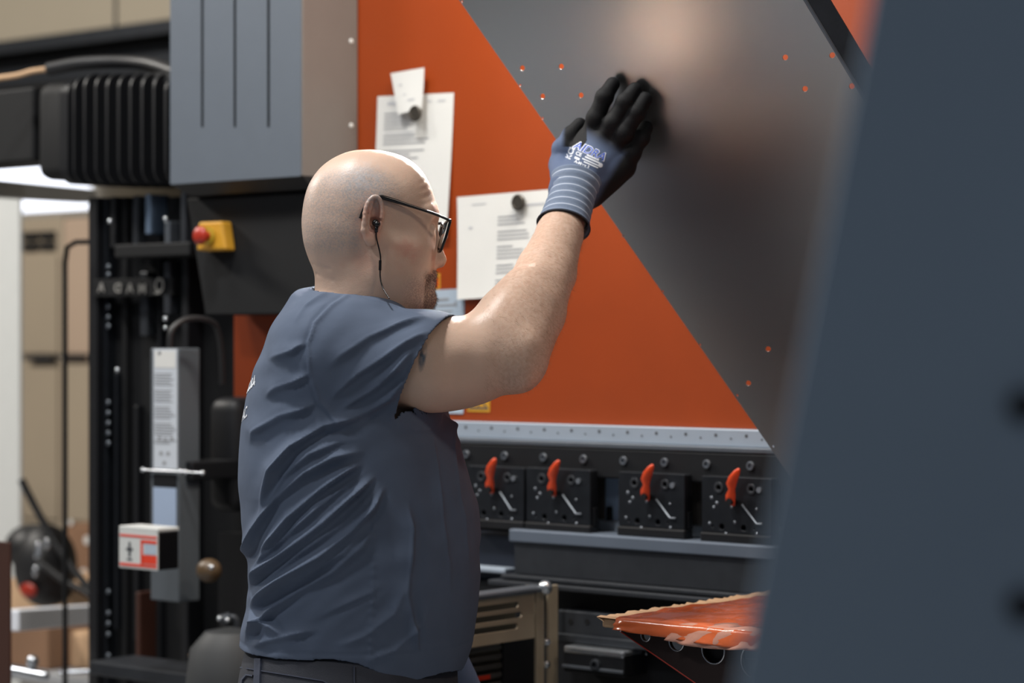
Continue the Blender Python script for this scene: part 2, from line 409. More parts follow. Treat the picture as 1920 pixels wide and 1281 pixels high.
# white gantry frame at the far left
yp = 1.25
t = thing('white_gantry_frame', 'white steel gantry post with crossbars at the far left', 'frame', (mp(10, 0, yp)[0], yp, 0))
a0, a1, _, zt = mext(-60, 37, 368, 1150, yp, 10)
B().box(a0, a1, yp, yp+.012, 0, zt, .003).build('post', white_paint, t)
pA = ML(-60, 351, 5.6); pB = ML(162, 368, 7.0)
h = .045
def beam(b, A, Bp, hh, wd):
    d = (Bp-A); d2 = Vector((d.x, d.y, 0)).normalized(); n = Vector((-d2.y, d2.x, 0))*wd/2; u = Vector((0, 0, hh))
    b.hexa([A-n-u, A+n-u, Bp+n-u, Bp-n-u, A-n+u, A+n+u, Bp+n+u, Bp-n+u], .004)
b = B(); beam(b, pA, pB, .021, .06); b.build('top_crossbar', white_paint, t)
pA = ML(14, 1164, 5.7); pB = ML(196, 1150, 6.6)
b = B(); beam(b, pA, pB, .026, .06); b.build('crossbar', white_lit, t)
pA = ML(16, 1262, 5.6); pB = ML(84, 1268, 5.5)
b = B(); b.tube([ML(14, 1255, 5.5), ML(84, 1268, 5.5)], .012, smooth=False); b.tube([ML(61, 1264, 5.5), ML(61, 1240, 5.5)], .010, smooth=False); b.ball(ML(61, 1240, 5.5), .015); b.ball(ML(84, 1267, 5.5), .012)
b.hexa([ML(14, 1268, 5.5), ML(60, 1268, 5.5), ML(60, 1266, 5.6), ML(14, 1266, 5.6), ML(14, 1246, 5.5), ML(60, 1262, 5.5), ML(60, 1260, 5.6), ML(14, 1244, 5.6)])
b.build('foot_bracket', bright_steel, t, smooth=True); b = B()
b.tube([ML(110, 1262, 5.9), ML(180, 1258, 5.9)], .006, smooth=False); b.ball(ML(181, 1257, 5.9), .016)
b.build('foot_bracket', bright_steel, t, smooth=True)
# dark brown upright at the left border
y0 = ML(0, 1100, 5.0).y
a0, a1, _, zt = mext(-120, 18, 1016, 1100, y0, 5)
props(B().box(a0, a1, y0, y0+.006, 0, zt, .002).build('brown_upright', brown), 'dark brown rectangular upright at the lower left border of the picture', 'post')
# thin black pole
y0 = ML(122, 700, 5.7).y
a, z = mp(122, 455, y0)
zz = mp(122, 455, y0)[1]
b = B(); b.tube([(a, y0, 0), (a, y0, zz-.05), (a+.008, y0, zz-.012), (a+.04, y0, zz), (a+.13, y0+.02, zz)], .0065, smooth=False)
props(b.build('guard_pole', black_flat, smooth=True), 'thin black bent pole standing left of the black machine column', 'pole')

# ================================================================== PRESS BRAKE
mach = thing('press_brake', 'orange and black press brake machine behind the man', 'machine', (0, .3, 0))
aL, zRul = mp(438, 778, 0)
aR = 1.75
zr1 = mp(860, 790, -.02)[1]; zr0 = mp(860, 824, -.02)[1]
B().box(aL, aR, 0, .12, zr1-.002, 3.2, .003).build('ram', orange, mach, label='orange painted ram plate')
# ruler
rl = B(); rl.box(aL, aR, -.02, .0, zr0+.004, zr1, .002); rl = rl.build('ruler', alu, mach, label='light grey ruler strip with dots')
b = B(); k = aL+.02; i = 0
while k < aR:
    zz = zr0+(zr1-zr0)*(.68 if i % 2 == 0 else .52)
    b.cyl((k, -.0205, zz), (k, -.0198, zz), .0033 if i % 2 == 0 else .002, seg=10); k += .034; i += 1
b.build('scale_dots', ink_dark, rl)
B().box(aL, aR, -.032, .0, zr0-.006, zr0+.004, .002).build('groove_rail', mid_steel, mach)
# tool beam
zb = mp(870, 884, -.02)[1]
tb = B(); tb.box(aL+.02, aR, -.03, .10, zb, zr0-.006, .004); tb = tb.build('tool_beam', black_paint, mach)
px_bolts = [875, 947, 1020, 1095, 1170, 1247, 1326, 1408]
for q in px_bolts+[1490]:
    a, z = mp(q, 852, -.03); z = zb+(zr0-zb)*.55
    b = B(); b.mi = 0
    prof = [(0, .0085), (.003, .0085), (.0045, .0075), (.0045, .0045), (.001, .004), (.001, 0)]
    b.lathe((a, -.03, z), (0, -1, 0), prof, 16); b.build('bolt', mid_steel, tb, smooth=True)
# dark back structure seen in the gaps and lower bed
B().box(aL-.1, aR, .75, .8, 0, zr0+.2).build('rear_guard', black_paint, mach)
zbed = mp(960, 992, -.07)[1]
a955 = mp(955, 1000, -.07)[0]
# strip seen between clamps : die rail top
z1 = mp(1135, 974, .05)[1]; z0 = mp(1135, 992, .05)[1]
a0 = mp(1075, 980, .05)[0]
B().box(a0, aR, .02, .12, z0-.03, z1, .003).build('die_rail', alu, mach)
B().box(a955, aR, -.072, .02, zbed-.025, zbed, .003).build('lower_die', M('die_grey', (98, 108, 122), .5, .3, var=.15, vscale=9), mach, label='light grey lower die bar'); B().box(a955+.01, aR, -.066, .02, mp(960, 1075, -.07)[1], zbed-.025).build('die_holder', dark_steel, mach)
z75 = mp(960, 1078, -.08)[1]; z95 = mp(960, 1092, -.08)[1]
B().box(a955-.01, aR, -.085, .0, z95+.006, z75, .002).box(a955-.03, aR, -.10, 0, z95-.006, z95+.004, .002).build('die_ledge', dark_steel, mach)
zlow = mp(960, 1300, -.06)[1]
B().box(mp(880, 0, -.05)[0], aR, -.05, .3, .02, z95-.006, .004).build('bed', black_paint, mach)
B().box(aL-.05, aR, .0, .3, .02, zbed-.06).build('bed_rear', black_paint, mach)
# light bar and dark blue part left of the lower die
a0 = mp(850, 1065, -.04)[0]; a1 = mp(962, 1065, -.04)[0]
B().box(a0, a1, -.065, -.03, mp(900, 1071, -.05)[1], mp(900, 1061, -.05)[1], .003).build('guide_bar', alu, mach)
B().box(mp(840, 0, -.01)[0], a955, -.03, .05, mp(900, 1100, -.02)[1], mp(900, 1000, -.02)[1]).build('guide_block', M('navy_steel', (34, 40, 52), .5, .3), mach)
# rear posts between the clamps
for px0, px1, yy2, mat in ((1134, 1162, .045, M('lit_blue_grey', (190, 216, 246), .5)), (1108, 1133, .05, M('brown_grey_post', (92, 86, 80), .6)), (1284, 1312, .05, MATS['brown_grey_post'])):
    a0, a1, z0, z1 = mext(px0, px1, 990, 870, yy2, px0)
    B().box(a0, a1, yy2, yy2+.04, zbed-.1, zr0, .003).build('back_gauge_post', mat, mach)
a0, z = mp(1136, 950, .03)
B().box(a0, a0+.010, .03, .04, z-.06, z, .002).build('back_gauge_finger', black_paint, mach)
# lower die clamp rail with silver edge (bottom centre)
ylo = -.09
a0, a1, z0, z1 = mext(1046, 1210, 1143, 1198, ylo, 1046)
lr = B(); lr.box(a0, aR, ylo, -.05, z0, z1, .003); lr.box(a0, aR, ylo-.006, -.05, z0-.004, z0+.012, .002); lr = lr.build('clamp_rail', dark_steel, mach)
for q in (1070, 1101):
    a, z = mp(q, 1166, ylo); B().cyl((a, ylo-.001, z), (a, ylo+.003, z), .0055, seg=12).build('screw', black_flat, lr)
a0, a1, z0, z1 = mext(1062, 1176, 1207, 1258, ylo-.02, 1062)
cl = B(); cl.box(a0, a1, ylo-.03, -.05, z0, z1-.006, .004); cl = cl.build('die_clamp', black_paint, mach)
B().box(a0+.002, a1, ylo-.032, -.06, z1-.016, z1-.002, .004).build('clamp_top', bright_steel, cl)
B().box(a0, a1, ylo-.034, ylo-.03, z0+.008, z0+.014, .001).build('clamp_lip', mid_steel, cl)
a, z = mp(1118, 1247, ylo-.03)
B().lathe((a, ylo-.03, z), (0, -1, 0), [(0, .011), (.006, .011), (.007, .009), (.007, .006), (.001, .005), (.001, 0)], 20).build('socket_screw', dark_steel, cl, smooth=True)
B().tube([ML(1178, 1231, 4.35), ML(1189, 1215, 4.35)], .0035, smooth=False).build('clamp_pin', bright_steel, cl)
B().tube([ML(1192, 1218, 4.36), ML(1210, 1224, 4.36), ML(1216, 1240, 4.36), ML(1215, 1260, 4.36)], .003).build('hook', bright_steel, cl, smooth=True)

# side housing : grey slotted cover, side plate, black enclosure
yc0 = sidey(mp(672, 300, 0)[0], 568)
aC1 = mp(672, 0, 0)[0]; aC0 = mp(320, 0, yc0)[0]
zc0 = mp(568, 330, yc0)[1]
t = thing('slotted_cover', 'grey box-shaped machine cover with three long vertical slots', 'machine cover', (aC0/2+aC1/2, yc0/2, zc0))
pl = [rrect(aC0, aC1-.004, zc0, 2.9, .004)]
for q in (380, 441, 504):
    aq = mp(q, 0, yc0)[0]; zq = mp(q, 240, yc0)[1]
    pl.append(rrect(aq-.0042, aq+.0042, zq, 2.75, .0041)[::-1])
me = curve_mesh(pl, .003, 0, lambda u, v, w: Vector((u, yc0+w, v)))
link(me, 'front_panel', grey_paint, t)
B().box(aC0, aC1-.01, yc0+.02, yc0+.03, zc0+.02, 2.88).box(aC0, aC0+.003, yc0+.002, 0, zc0, 2.9).build('inner_shell', black_flat, t)
sp = B(); sp.box(aC1-.004, aC1, yc0-.001, -.002, zc0, 2.9, .002); sp = sp.build('side_panel', warm_paint, t, label='warm pale grey side panel with two screws')
for py in (78, 236):
    aq, zq = mp(656, py, -.02)
    B().ball((aC1, -.022, zq), .0055, 12, 8, (.6, 1, 1)).build('screw', white_paint, sp, smooth='all')
# chamfered dark underside
zu = mp(582, 352, yc0)[1]
B().hexa([(aC0+.03, yc0+.03, zu), (aC1-.006, yc0+.03, zu), (aC1-.006, 0, zu), (aC0+.03, 0, zu), (aC0, yc0, zc0), (aC1, yc0, zc0), (aC1, 0, zc0), (aC0, 0, zc0)]).build('underside', black_paint, t)
# black enclosure
ye = yc0+.045
a0, a1, z0, z1 = mext(350, 600, 352, 590, ye, 470)
aS = mp(385, 590, ye)[0]
t = thing('control_enclosure', 'black sheet-metal enclosure below the slotted cover', 'enclosure', ((a0+a1)/2, ye/2, z0))
en = B().hexa([(aS, ye, z0), (a1, ye, z0), (a1, -.005, z0), (aS, -.005, z0), (a0, ye, zu-.003), (a1, ye, zu-.003), (a1, -.005, zu-.003), (a0, -.005, zu-.003)], .003).build('enclosure_body', M('matte_black_enclosure', (19, 20, 22), .65, var=.08, spec=.25), t)
# emergency stop
a, z = mp(395, 443, ye)
t = thing('emergency_stop', 'yellow emergency stop box with a red mushroom button on the black enclosure', 'emergency stop', (a, ye, z-.03))
a0, z0 = mp(374, 470, ye-.03); a1, z1 = mp(416, 415, ye-.03)
b = B().hexa([(a0-.004, ye-.035, z0), (a1+.010, ye-.03, z0), (a1+.012, ye-.0005, z0-.002), (a0-.004, ye-.0005, z0-.002), (a0+.002, ye-.035, z1), (a1-.002, ye-.03, z1), (a1, ye-.0005, z1), (a0+.002, ye-.0005, z1)], .004)
eb = b.build('switch_box', yellow, t)
c = Vector(((a0+a1)/2-.002, ye-.033, (z0+z1)/2))
B().cyl(c, c+Vector((0, -.004, 0)), .019, seg=24).build('collar_ring', yellow_d, eb, smooth=True)
B().cyl(c, c+Vector((0, -.022, 0)), .009, seg=20).build('plunger', red_pl, t, smooth=True)
B().lathe(c+Vector((0, -.018, 0)), (0, -1, 0), [(0, .015), (.004, .0195), (.010, .0195), (.015, .015), (.017, .006), (.0172, 0)], 24).build('button', red_pl, t, smooth=True)

# black machine column with rails, bolts and maker's lettering
yk = .02
t = thing('machine_column', 'tall black perforated machine column with raised lettering, left of the slotted cover', 'machine column', (mp(255, 0, yk)[0], .2, 0))
a0 = mp(165, 0, yk)[0]; a1 = mp(352, 0, yk)[0]
colb = B().box(a0, aL+.01, yk+.05, yk+.5, 0, 1.735, .004).build('column_body', black_flat, t)
for i, (px0, px1, py0, py1, dy, mat) in enumerate(((165, 182, 350, 1300, 0, black_paint), (184, 200, 350, 1300, .02, clamp_steel), (206, 215, 350, 465, .01, black_paint), (228, 236, 350, 1300, .03, black_flat), (248, 258, 350, 480, .02, dark_steel), (262, 276, 510, 630, .02, dark_steel),
        (272, 282, 350, 440, .0, bluegrey), (308, 318, 415, 458, -.01, mid_steel), (306, 318, 490, 590, -.01, dark_steel), (338, 348, 350, 460, -.02, dark_steel), (340, 352, 470, 1250, .0, black_paint), (296, 300, 350, 1250, .03, black_paint),
        (214, 219, 700, 1180, .02, clamp_steel), (250, 258, 760, 1200, .03, black_paint), (254, 262, 1110, 1240, .0, brown))):
    a0_, a1_, z0_, z1_ = mext(px0, px1, py0, py1, yk+dy, px0)
    B().box(a0_, a1_, yk+dy, yk+.06, max(z0_, .02), min(z1_, 1.74), .003).build('rail', mat, t)
rowb = [500, 515, 545, 575, 595, 612, 755, 775, 794, 813, 832, 1111, 1151, 1171, 1191, 1231]
for py in rowb:
    a, z = mp(192, py, yk); B().lathe((a, yk+.02, z), (0, -1, 0), [(0, .006), (.004, .006), (.006, .004), (.006, 0)], 12).build('bolt', mid_steel, t, smooth=True)
for px, py, r in ((312, 411, .006), (312, 598, .006), (312, 615, .005), (222, 694, .006), (208, 415, .006)):
    a, z = mp(px, py, yk-.01); B().ball((a, yk-.012, z), r, 12, 8).build('bolt', bright_steel, t, smooth='all')
a0, a1, z0, z1 = mext(214, 356, 459, 484, yk-.06, 214)
B().box(a0, a1, yk-.06, yk+.05, z0, z1, .004).build('cross_bracket', black_flat, t)
let = M('column_lettering', (128, 126, 122), .6)
lx = [(190, 540, 'A', 1), (221, 541, 'D', -1), (244, 541, 'A', 1), (267, 542, 'M', 1)]
for px, py, ch, sx in lx:
    me = text_mesh(ch, .030, .002, bold=.0006); a, z = mp(px, py, yk-.012)
    me.transform(Matrix.Translation((a, yk-.012, z)) @ Matrix.Rotation(math.pi/2, 4, 'X') @ Matrix.Diagonal((sx*1.15, 1, 1, 1)))
    link(me, 'letter', let, t)
a, z = mp(299, 535, yk-.012)
me = curve_mesh([circ(a, z, .0155, 28, .017), circ(a, z, .0105, 28, .012)[::-1]], .002, 0, lambda u, v, w: Vector((u, yk-.012+w, v))); link(me, 'letter', let, t)
B().box(a-.016, a+.002, yk-.013, yk-.011, z-.0195, z-.0155).build('letter', let, t)
B().box(mp(180, 0, yk)[0], mp(330, 0, yk)[0], yk-.010, yk+.02, mp(200, 556, yk)[1], mp(200, 524, yk)[1], .001).build('name_plate', black_flat, t)

# finned motor, its arm, cables
ym = .08
mc = ML(215, 232, 5.5)
t = thing('finned_motor', 'black motor housing with vertical cooling fins hanging left of the slotted cover', 'motor', (mc.x, mc.y, mc.z-.13))
S5 = 5.0/F
def fin(b, px, py0, py1, w, half):
    a = mp(px, 232, mc.y-.112)[0]; zt = mp(px, py0, mc.y-.1)[1]; z0 = mp(px, py1, mc.y-.1)[1]
    b.prism(rrect(-half, half, z0, zt, .035, 6), lambda u, v, k: Vector((a+k, mc.y+u, v)), -w/2, w/2)
b = B(); aa0 = mp(118, 0, mc.y)[0]; aa1 = mp(330, 0, mc.y-.1)[0]
b.box(aa0, aa1, mc.y-.085, mc.y+.085, P(0, 335, 5.5).z, P(0, 152, 5.5).z, .03, 4); b.build('housing', black_flat, t, smooth=True)
for i, q in enumerate((138, 158, 179, 200, 222, 244, 266, 288, 310, 332)):
    b = B(); fin(b, q, 138+(6 if i in (0, 8) else 0), 346, .007, .112); b.build('cooling_fin', black_paint, t, smooth=True)
b = B(); fin(b, 112, 150, 345, .028, .10); b.build('end_cover', black_paint, t, smooth=True)
a0 = mp(-60, 0, mc.y)[0]; a1 = mp(106, 0, mc.y)[0]
B().box(a0, a1, mc.y-.07, mc.y+.07, P(0, 302, 5.6).z, P(0, 164, 5.6).z, .006).build('mounting_arm', black_flat, t)
b = B(); b.tube([ML(90, 130, 5.5), ML(150, 119, 5.48), ML(220, 116, 5.46), ML(280, 120, 5.4), ML(330, 136, 5.3)], .016)
props(b.build('motor_cable', rubber, smooth=True), 'thick black cable arching over the top of the finned motor', 'cable')
b = B(); b.tube([ML(-30, 150, 5.5), ML(30, 142, 5.5), ML(60, 134, 5.5), ML(90, 130, 5.5)], .007)
props(b.build('conduit_pipe', cardboard, smooth=True), 'thin beige pipe running left from the end of the thick black cable', 'pipe')

# light curtain unit
yl = -.22
t = thing('light_curtain', 'tall narrow grey safety unit with a white printed label on its front', 'safety sensor', (mp(310, 0, yl)[0], yl, mp(310, 1130, yl)[1]))
a0, a1, z0, z1 = mext(282, 335, 653, 1128, yl, 310)
dep = sidey(a1, 375)-yl
lc = B().box(a0, a1, yl, yl+dep, z0, z1, .003).build('housing', M('grey_housing', (88, 94, 100), .5, .2), t)
c0, c1, cz0, cz1 = mext(288, 334, 655, 880, yl, 310)
lb = B().box(c0+.001, c1-.002, yl-.0012, yl, cz0, cz1, .0005).build('label_sheet', M('silver_label', (190, 196, 204), .5), lc)
c0, c1, cz0, cz1 = mext(290, 332, 658, 690, yl, 310); B().box(c0+.002, c1-.003, yl-.0018, yl-.001, cz0, cz1).build('label_header', paper_m, lb)
b = B()
for i in range(26):
    py = 700+i*5.2
    if i % 6 == 5: continue
    x0 = 291; x1 = 291+random.uniform(28, 40)
    c0, c1, cz0, cz1 = mext(x0, x1, py, py+2.2, yl, 310); b.box(c0, c1, yl-.0018, yl-.001, cz0, cz1)
for px, py in ((297, 822), (308, 824), (320, 822), (300, 850), (313, 850), (306, 868), (297, 662)):
    c0, c1, cz0, cz1 = mext(px, px+6, py-3, py+4, yl, 310); b.box(c0, c1, yl-.0018, yl-.001, cz0, cz1)
b.build('label_text', ink, lb)
c0, c1, cz0, cz1 = mext(288, 332, 889, 912, yl, 310); B().box(c0, c1, yl-.002, yl, cz0, cz1, .001).build('dark_plate', black_paint, lc)
c0, c1, cz0, cz1 = mext(288, 331, 915, 1000, yl, 310); B().box(c0, c1, yl-.0015, yl, cz0, cz1, .001).build('blue_film', M('pale_blue_plastic', (158, 174, 198), .35), lc)
az, zz = mp(300, 883, yl-.01)
b = B(); b.tube([(mp(272, 0, yl)[0], yl-.006, zz), (mp(384, 0, yl)[0], yl-.006, zz)], .0018, smooth=False)
for q in (272, 343, 353, 384): b.ball((mp(q, 0, yl)[0], yl-.006, zz), .0055, 12, 8)
b.build('clamping_rod', bright_steel, t, smooth=True)
b = B(); b.tube([ML(318, 652, 4.8), ML(322, 620, 4.8), ML(345, 600, 4.82), ML(380, 598, 4.86), ML(405, 612, 4.9), ML(415, 660, 4.93), ML(416, 720, 4.95)], .0065); b.build('cable', rubber, t, smooth=True)
B().box(a0+.03, a1+.02, yl+.02, yl+dep+.25, zz-.02, zz+.02, .004).build('mounting_bracket', black_paint, t)
# small red-white box in front
yf = -.36
a0, a1, z0, z1 = mext(223, 295, 992, 1068, yf, 260)
t = thing('sensor_box', 'small white and red printed sensor box with black side, clamped to the grey safety unit', 'sensor box', (a0, yf, z0))
dep = sidey(a1, 335)-yf
sb = B().box(a0, a1, yf, yf+.004, z0, z1, .002).box(a0, a1+.002, yf, yf+dep, z1-.004, z1+.004, .002).build('front_plate', white_paint, t)
B().box(a0+.002, a1+.001, yf+.004, yf+dep, z0+.001, z1-.004, .003).build('box_body', plastic_black, t)
pz = lambda py: mp(260, py, yf)[1]
pa = lambda px: mp(px, 0, yf)[0]
b = B(); b.box(pa(225), pa(294), yf-.0008, yf, pz(1008), pz(1004)); b.box(pa(225), pa(294), yf-.0008, yf, pz(1063), pz(1058)); b.box(pa(264), pa(268), yf-.0008, yf, pz(1058), pz(1012)); b.box(pa(266), pa(294), yf-.0008, yf, pz(1056), pz(1040)); b.box(pa(266), pa(294), yf-.0008, yf, pz(1018), pz(1012)); b.build('red_print', red_ink, sb)
b = B(); b.box(pa(237), pa(249), yf-.0008, yf, pz(1034), pz(1029)); b.box(pa(241), pa(245), yf-.0008, yf, pz(1046), pz(1018)); b.box(pa(238), pa(248), yf-.0008, yf, pz(1052), pz(1049)); b.build('black_print', ink_dark, sb)
b = B(); b.box(pa(271), pa(293), yf-.0008, yf, pz(1038), pz(1020)); b.build('grey_print', paper_blue, sb)
# ram seen on the left and parts beneath
B().box(mp(385, 0, -.08)[0], mp(440, 0, -.08)[0], -.08, .02, mp(400, 960, -.08)[1], mp(400, 745, -.08)[1], .03, 4).build('guide_housing', black_paint, mach, smooth=True)
t = thing('amber_knob', 'round amber-brown beacon with a bright screw, right of the sensor box', 'knob', ML(390, 1095, 4.9))  # round knob in amber-brown plastic, no light in it
B().ball(ML(392, 1070, 4.9), .032, 20, 12, (.9, .8, .8)).build('cap', M('amber_plastic', (84, 66, 46), .4), t, smooth='all')
B().ball(ML(397, 1064, 4.86), .006, 10, 8).build('screw', bright_steel, t, smooth='all')
t = thing('hose_fitting', 'chrome hose fitting close behind the man, low down', 'fitting', ML(420, 1175, 4.9))
b = B(); b.cyl(ML(410, 1162, 4.9), ML(432, 1158, 4.9), .010, .012); b.ball(ML(425, 1165, 4.9), .014); b.tube([ML(432, 1158, 4.9), ML(445, 1170, 4.9), ML(450, 1260, 4.9)], .008); b.build('fitting_body', dark_steel, t, smooth=True)
b = B(); b.ball(ML(412, 1160, 4.88), .006); b.ball(ML(427, 1163, 4.87), .005); b.build('chrome_tip', bright_steel, t, smooth='all')
b = B(); b.lathe(ML(430, 1400, 4.75), (0, 0, 1), [(0, .09), (.12, .09), (.2, .08), (.235, .05), (.245, 0)], 28)
props(b.build('floor_canister', M('canister_black', (46, 48, 50), .6), smooth=True), 'dark rounded canister standing close behind the man, at hip height', 'canister')
bx = BASE[bpy.data.objects['floor_canister']]
o = bpy.data.objects['floor_canister']
for v in o.data.vertices:
    if v.co.z < .05: v.co.z = -bx.z
t = thing('beige_jug', 'small beige plastic jug beside the dark canister', 'jug', ML(372, 1258, 4.95))
B().lathe(ML(372, 1258, 4.95), (0, 0, 1), [(0, .018), (.004, .02), (.035, .02), (.045, .012), (.05, .010), (.052, 0)], 20).build('jug_body', cardboard, t, smooth=True)
zj = ML(372, 1258, 4.95).z
jj = ML(372, 1258, 4.95)
b = B().box(mp(200, 0, jj.y)[0], jj.x+.05, jj.y-.05, jj.y+.08, zj-.03, zj, .004).build('base_ledge', dark_steel, mach)

# ================================================================== TOOL CLAMPS
def clampblock(pxc, pytop, pybot, w, label):
    yf = -.052
    a0, zt = mp(pxc-w/2, pytop, yf); a1, zb_ = mp(pxc+w/2, pybot, yf)
    zt = mp(pxc, pytop, yf)[1]; zb_ = mp(pxc, pybot, yf)[1]
    ac = (a0+a1)/2; H = zt-zb_; Wd = a1-a0
    t = thing('tool_clamp', label, 'tool clamp', (ac, yf/2, zb_), group=None)
    fn = lambda u, v, k: Vector((u, yf+k+.012, v))
    hs = [circ(ac-.055*Wd/.13+u*Wd/.13, zt-v*H/.13, r, 16)[::-1] for u, v, r in ((.022, .021, .0055), (.083, .021, .0050), (.027, .098, .0065), (.068, .098, .0065), (.088, .098, .003), (.010, .098, .003))]
    me = curve_mesh([rrect(a0, a1, zb_+.16*H, zt, .003)]+hs, .024, .0008, fn)
    body = link(me, 'clamp_body', clamp_steel, t)
    B().box(a0+.001, a1-.001, yf+.012, yf+.022, zb_+.01, zt+.0, .001).build('rear_block', black_flat, body)
    B().box(a0-.003, a1+.003, yf-.004, yf+.024, zb_, zb_+.15*H, .003).build('clamp_foot', black_paint, t)
    B().box(a0-.004, a0+.003, yf+.008, yf+.022, zb_+.15*H, zb_+.42*H, .001).build('side_latch', black_paint, t); B().box(a1-.003, a1+.004, yf+.008, yf+.022, zb_+.15*H, zb_+.42*H, .001).build('side_latch', black_paint, t)
    X = lambda u: ac-.055*Wd/.13+u*Wd/.13
    Zf = lambda v: zt-v*H/.13
    for u, v, r in ((.022, .021, .0095), (.083, .021, .0090)):
        me = curve_mesh([circ(X(u), Zf(v), r, 20), circ(X(u), Zf(v), r*.62, 20)[::-1]], .003, .0005, lambda p, q, k: Vector((p, yf-.001+k, q)))
        link(me, 'washer', dark_steel, t)
    B().cyl((X(.098), yf+.001, Zf(.022)), (X(.098), yf-.004, Zf(.022)), .0052, seg=16).build('bright_pin', bright_steel, t, smooth=True)
    for u, v, r in ((.008, .042, .0035), (.018, .052, .0035), (.046, .058, .003), (.012, .061, .003), (.052, .088, .003), (.092, .06, .0025), (.004, .093, .003), (.093, .108, .003), (.035, .112, .003)):
        B().lathe((X(u), yf+.0005, Zf(v)), (0, -1, 0), [(0, r), (.0015, r), (.0025, r*.6), (.0025, 0)], 12).build('set_screw', mid_steel, t, smooth=True)
    B().tube([(X(.066), yf-.002, Zf(.052)), (X(.094), yf-.004, Zf(.088)), (X(.105), yf-.003, Zf(.088))], .0018, smooth=False).build('wire_spring', mid_steel, t, smooth=True)
    # orange lever: two lobes with a waist, standing out of the block
    lev = []
    path = [(.054, .055, .004, -.010), (.051, .046, .0098, -.013), (.053, .034, .0102, -.016), (.057, .022, .0068, -.019), (.058, .010, .0108, -.022), (.065, -.004, .0104, -.026), (.073, -.016, .0066, -.029), (.076, -.021, .002, -.030)]
    b = B(); prev = None
    for u, v, r, d in path:
        ring = [b.bm.verts.new((X(u)+1.0*r*math.cos(th), yf+d+.55*r*math.sin(th), Zf(v))) for th in [2*math.pi*i/14 for i in range(14)]]
        if prev:
            for i in range(14): b.bm.faces.new((prev[i], prev[(i+1) % 14], ring[(i+1) % 14], ring[i]))
        else: b.bm.faces.new(ring[::-1])
        prev = ring
    b.bm.faces.new(prev); b.build('lever', lever_orange, t, smooth='all', label='orange lever')
    B().cyl((X(.052), yf+.002, Zf(.046)), (X(.053), yf-.022, Zf(.046)), .006, seg=14).build('lever_pivot', black_paint, t, smooth=True)
    return t
clampblock(930, 876, 992, 104, 'black tool clamp with orange lever, nearest the man')
clampblock(1047, 880, 1000, 118, 'black tool clamp with orange lever, second from the man')
clampblock(1222, 888, 1008, 122, 'black tool clamp with orange lever, third from the man, between two gaps')
clampblock(1382, 896, 1020, 130, 'black tool clamp with orange lever, nearest the dark foreground panel')
B().box(mp(1466, 0, .15)[0], mp(1474, 0, .15)[0], .15, .17, mp(1470, 948, .15)[1], mp(1470, 900, .15)[1], .002).build('reflector', bright_steel, mach)

# ================================================================== PAPERS ON THE RAM
def sheetpaper(name, label, corners, off, mat, curl=.006, cat='paper', seed=0):
    # corners px: tl,tr,br,bl
    q = [mp(x, y, 0) for x, y in corners]; n = 14
    bm = bmesh.new(); r = random.Random(seed); V = []
    ph = r.uniform(0, 6)
    for side in (0, 1):
        g = []
        for j in range(n+1):
            row = []
            for i in range(n+1):
                u, v = i/n, j/n
                a = (1-v)*((1-u)*q[0][0]+u*q[1][0])+v*((1-u)*q[3][0]+u*q[2][0])
                z = (1-v)*((1-u)*q[0][1]+u*q[1][1])+v*((1-u)*q[3][1]+u*q[2][1])
                d = off+curl*(v**2*(.6+.4*math.sin(3*u+ph))+.25*(1+math.sin(5*u+2*v+ph))*v)
                row.append(bm.verts.new((a, -d-(0 if side else .0003), z)))
            g.append(row)
        V.append(g)
    for k in (0, 1):
        for j in range(n):
            for i in range(n): bm.faces.new((V[k][j][i], V[k][j][i+1], V[k][j+1][i+1], V[k][j+1][i]))
    for i in range(n):
        for (p, s) in (((0, i), (0, i+1)), ((n, i), (n, i+1)), ((i, 0), (i+1, 0)), ((i, n), (i+1, n))):
            bm.faces.new((V[0][p[0]][p[1]], V[0][s[0]][s[1]], V[1][s[0]][s[1]], V[1][p[0]][p[1]]))
    bmesh.ops.recalc_face_normals(bm, faces=bm.faces)
    me = bpy.data.meshes.new(name); bm.to_mesh(me); bm.free()
    o = link(me, name, mat, None, smooth=True); props(o, label, cat)
    def pos(u, v, lift=.0006):
        a = (1-v)*((1-u)*q[0][0]+u*q[1][0])+v*((1-u)*q[3][0]+u*q[2][0])
        z = (1-v)*((1-u)*q[0][1]+u*q[1][1])+v*((1-u)*q[3][1]+u*q[2][1])
        d = off+curl*(v**2*(.6+.4*math.sin(3*u+ph))+.25*(1+math.sin(5*u+2*v+ph))*v)
        return Vector((a, -d-.0003-lift, z))
    return o, pos
def marks(o, pos, rects, mat, name='printed_text'):
    bm = bmesh.new()
    for u0, u1, v0, v1 in rects:
        n = max(1, int((u1-u0)*10)); pr = None
        for i in range(n+1):
            u = u0+(u1-u0)*i/n; c = (bm.verts.new(pos(u, v0)), bm.verts.new(pos(u, v1)))
            if pr: bm.faces.new((pr[0], c[0], c[1], pr[1]))
            pr = c
    bmesh.ops.recalc_face_normals(bm, faces=bm.faces)
    me = bpy.data.meshes.new(name); bm.to_mesh(me); bm.free(); link(me, name, mat, o)
ink_l = M('pale_ink', (176, 178, 182), .8)
o, pos = sheetpaper('work_sheet', 'white printed sheet hanging behind the head of the man', [(709, 181), (852, 174), (844, 446), (706, 452)], .0015, paper_m, .012, seed=1)
r = random.Random(4); R = []
for i in range(22):
    v = .12+i*.026
    if i in (5, 9, 16): continue
    R.append((.10, .10+r.uniform(.28, .62), v, v+.010))
marks(o, pos, R, ink)
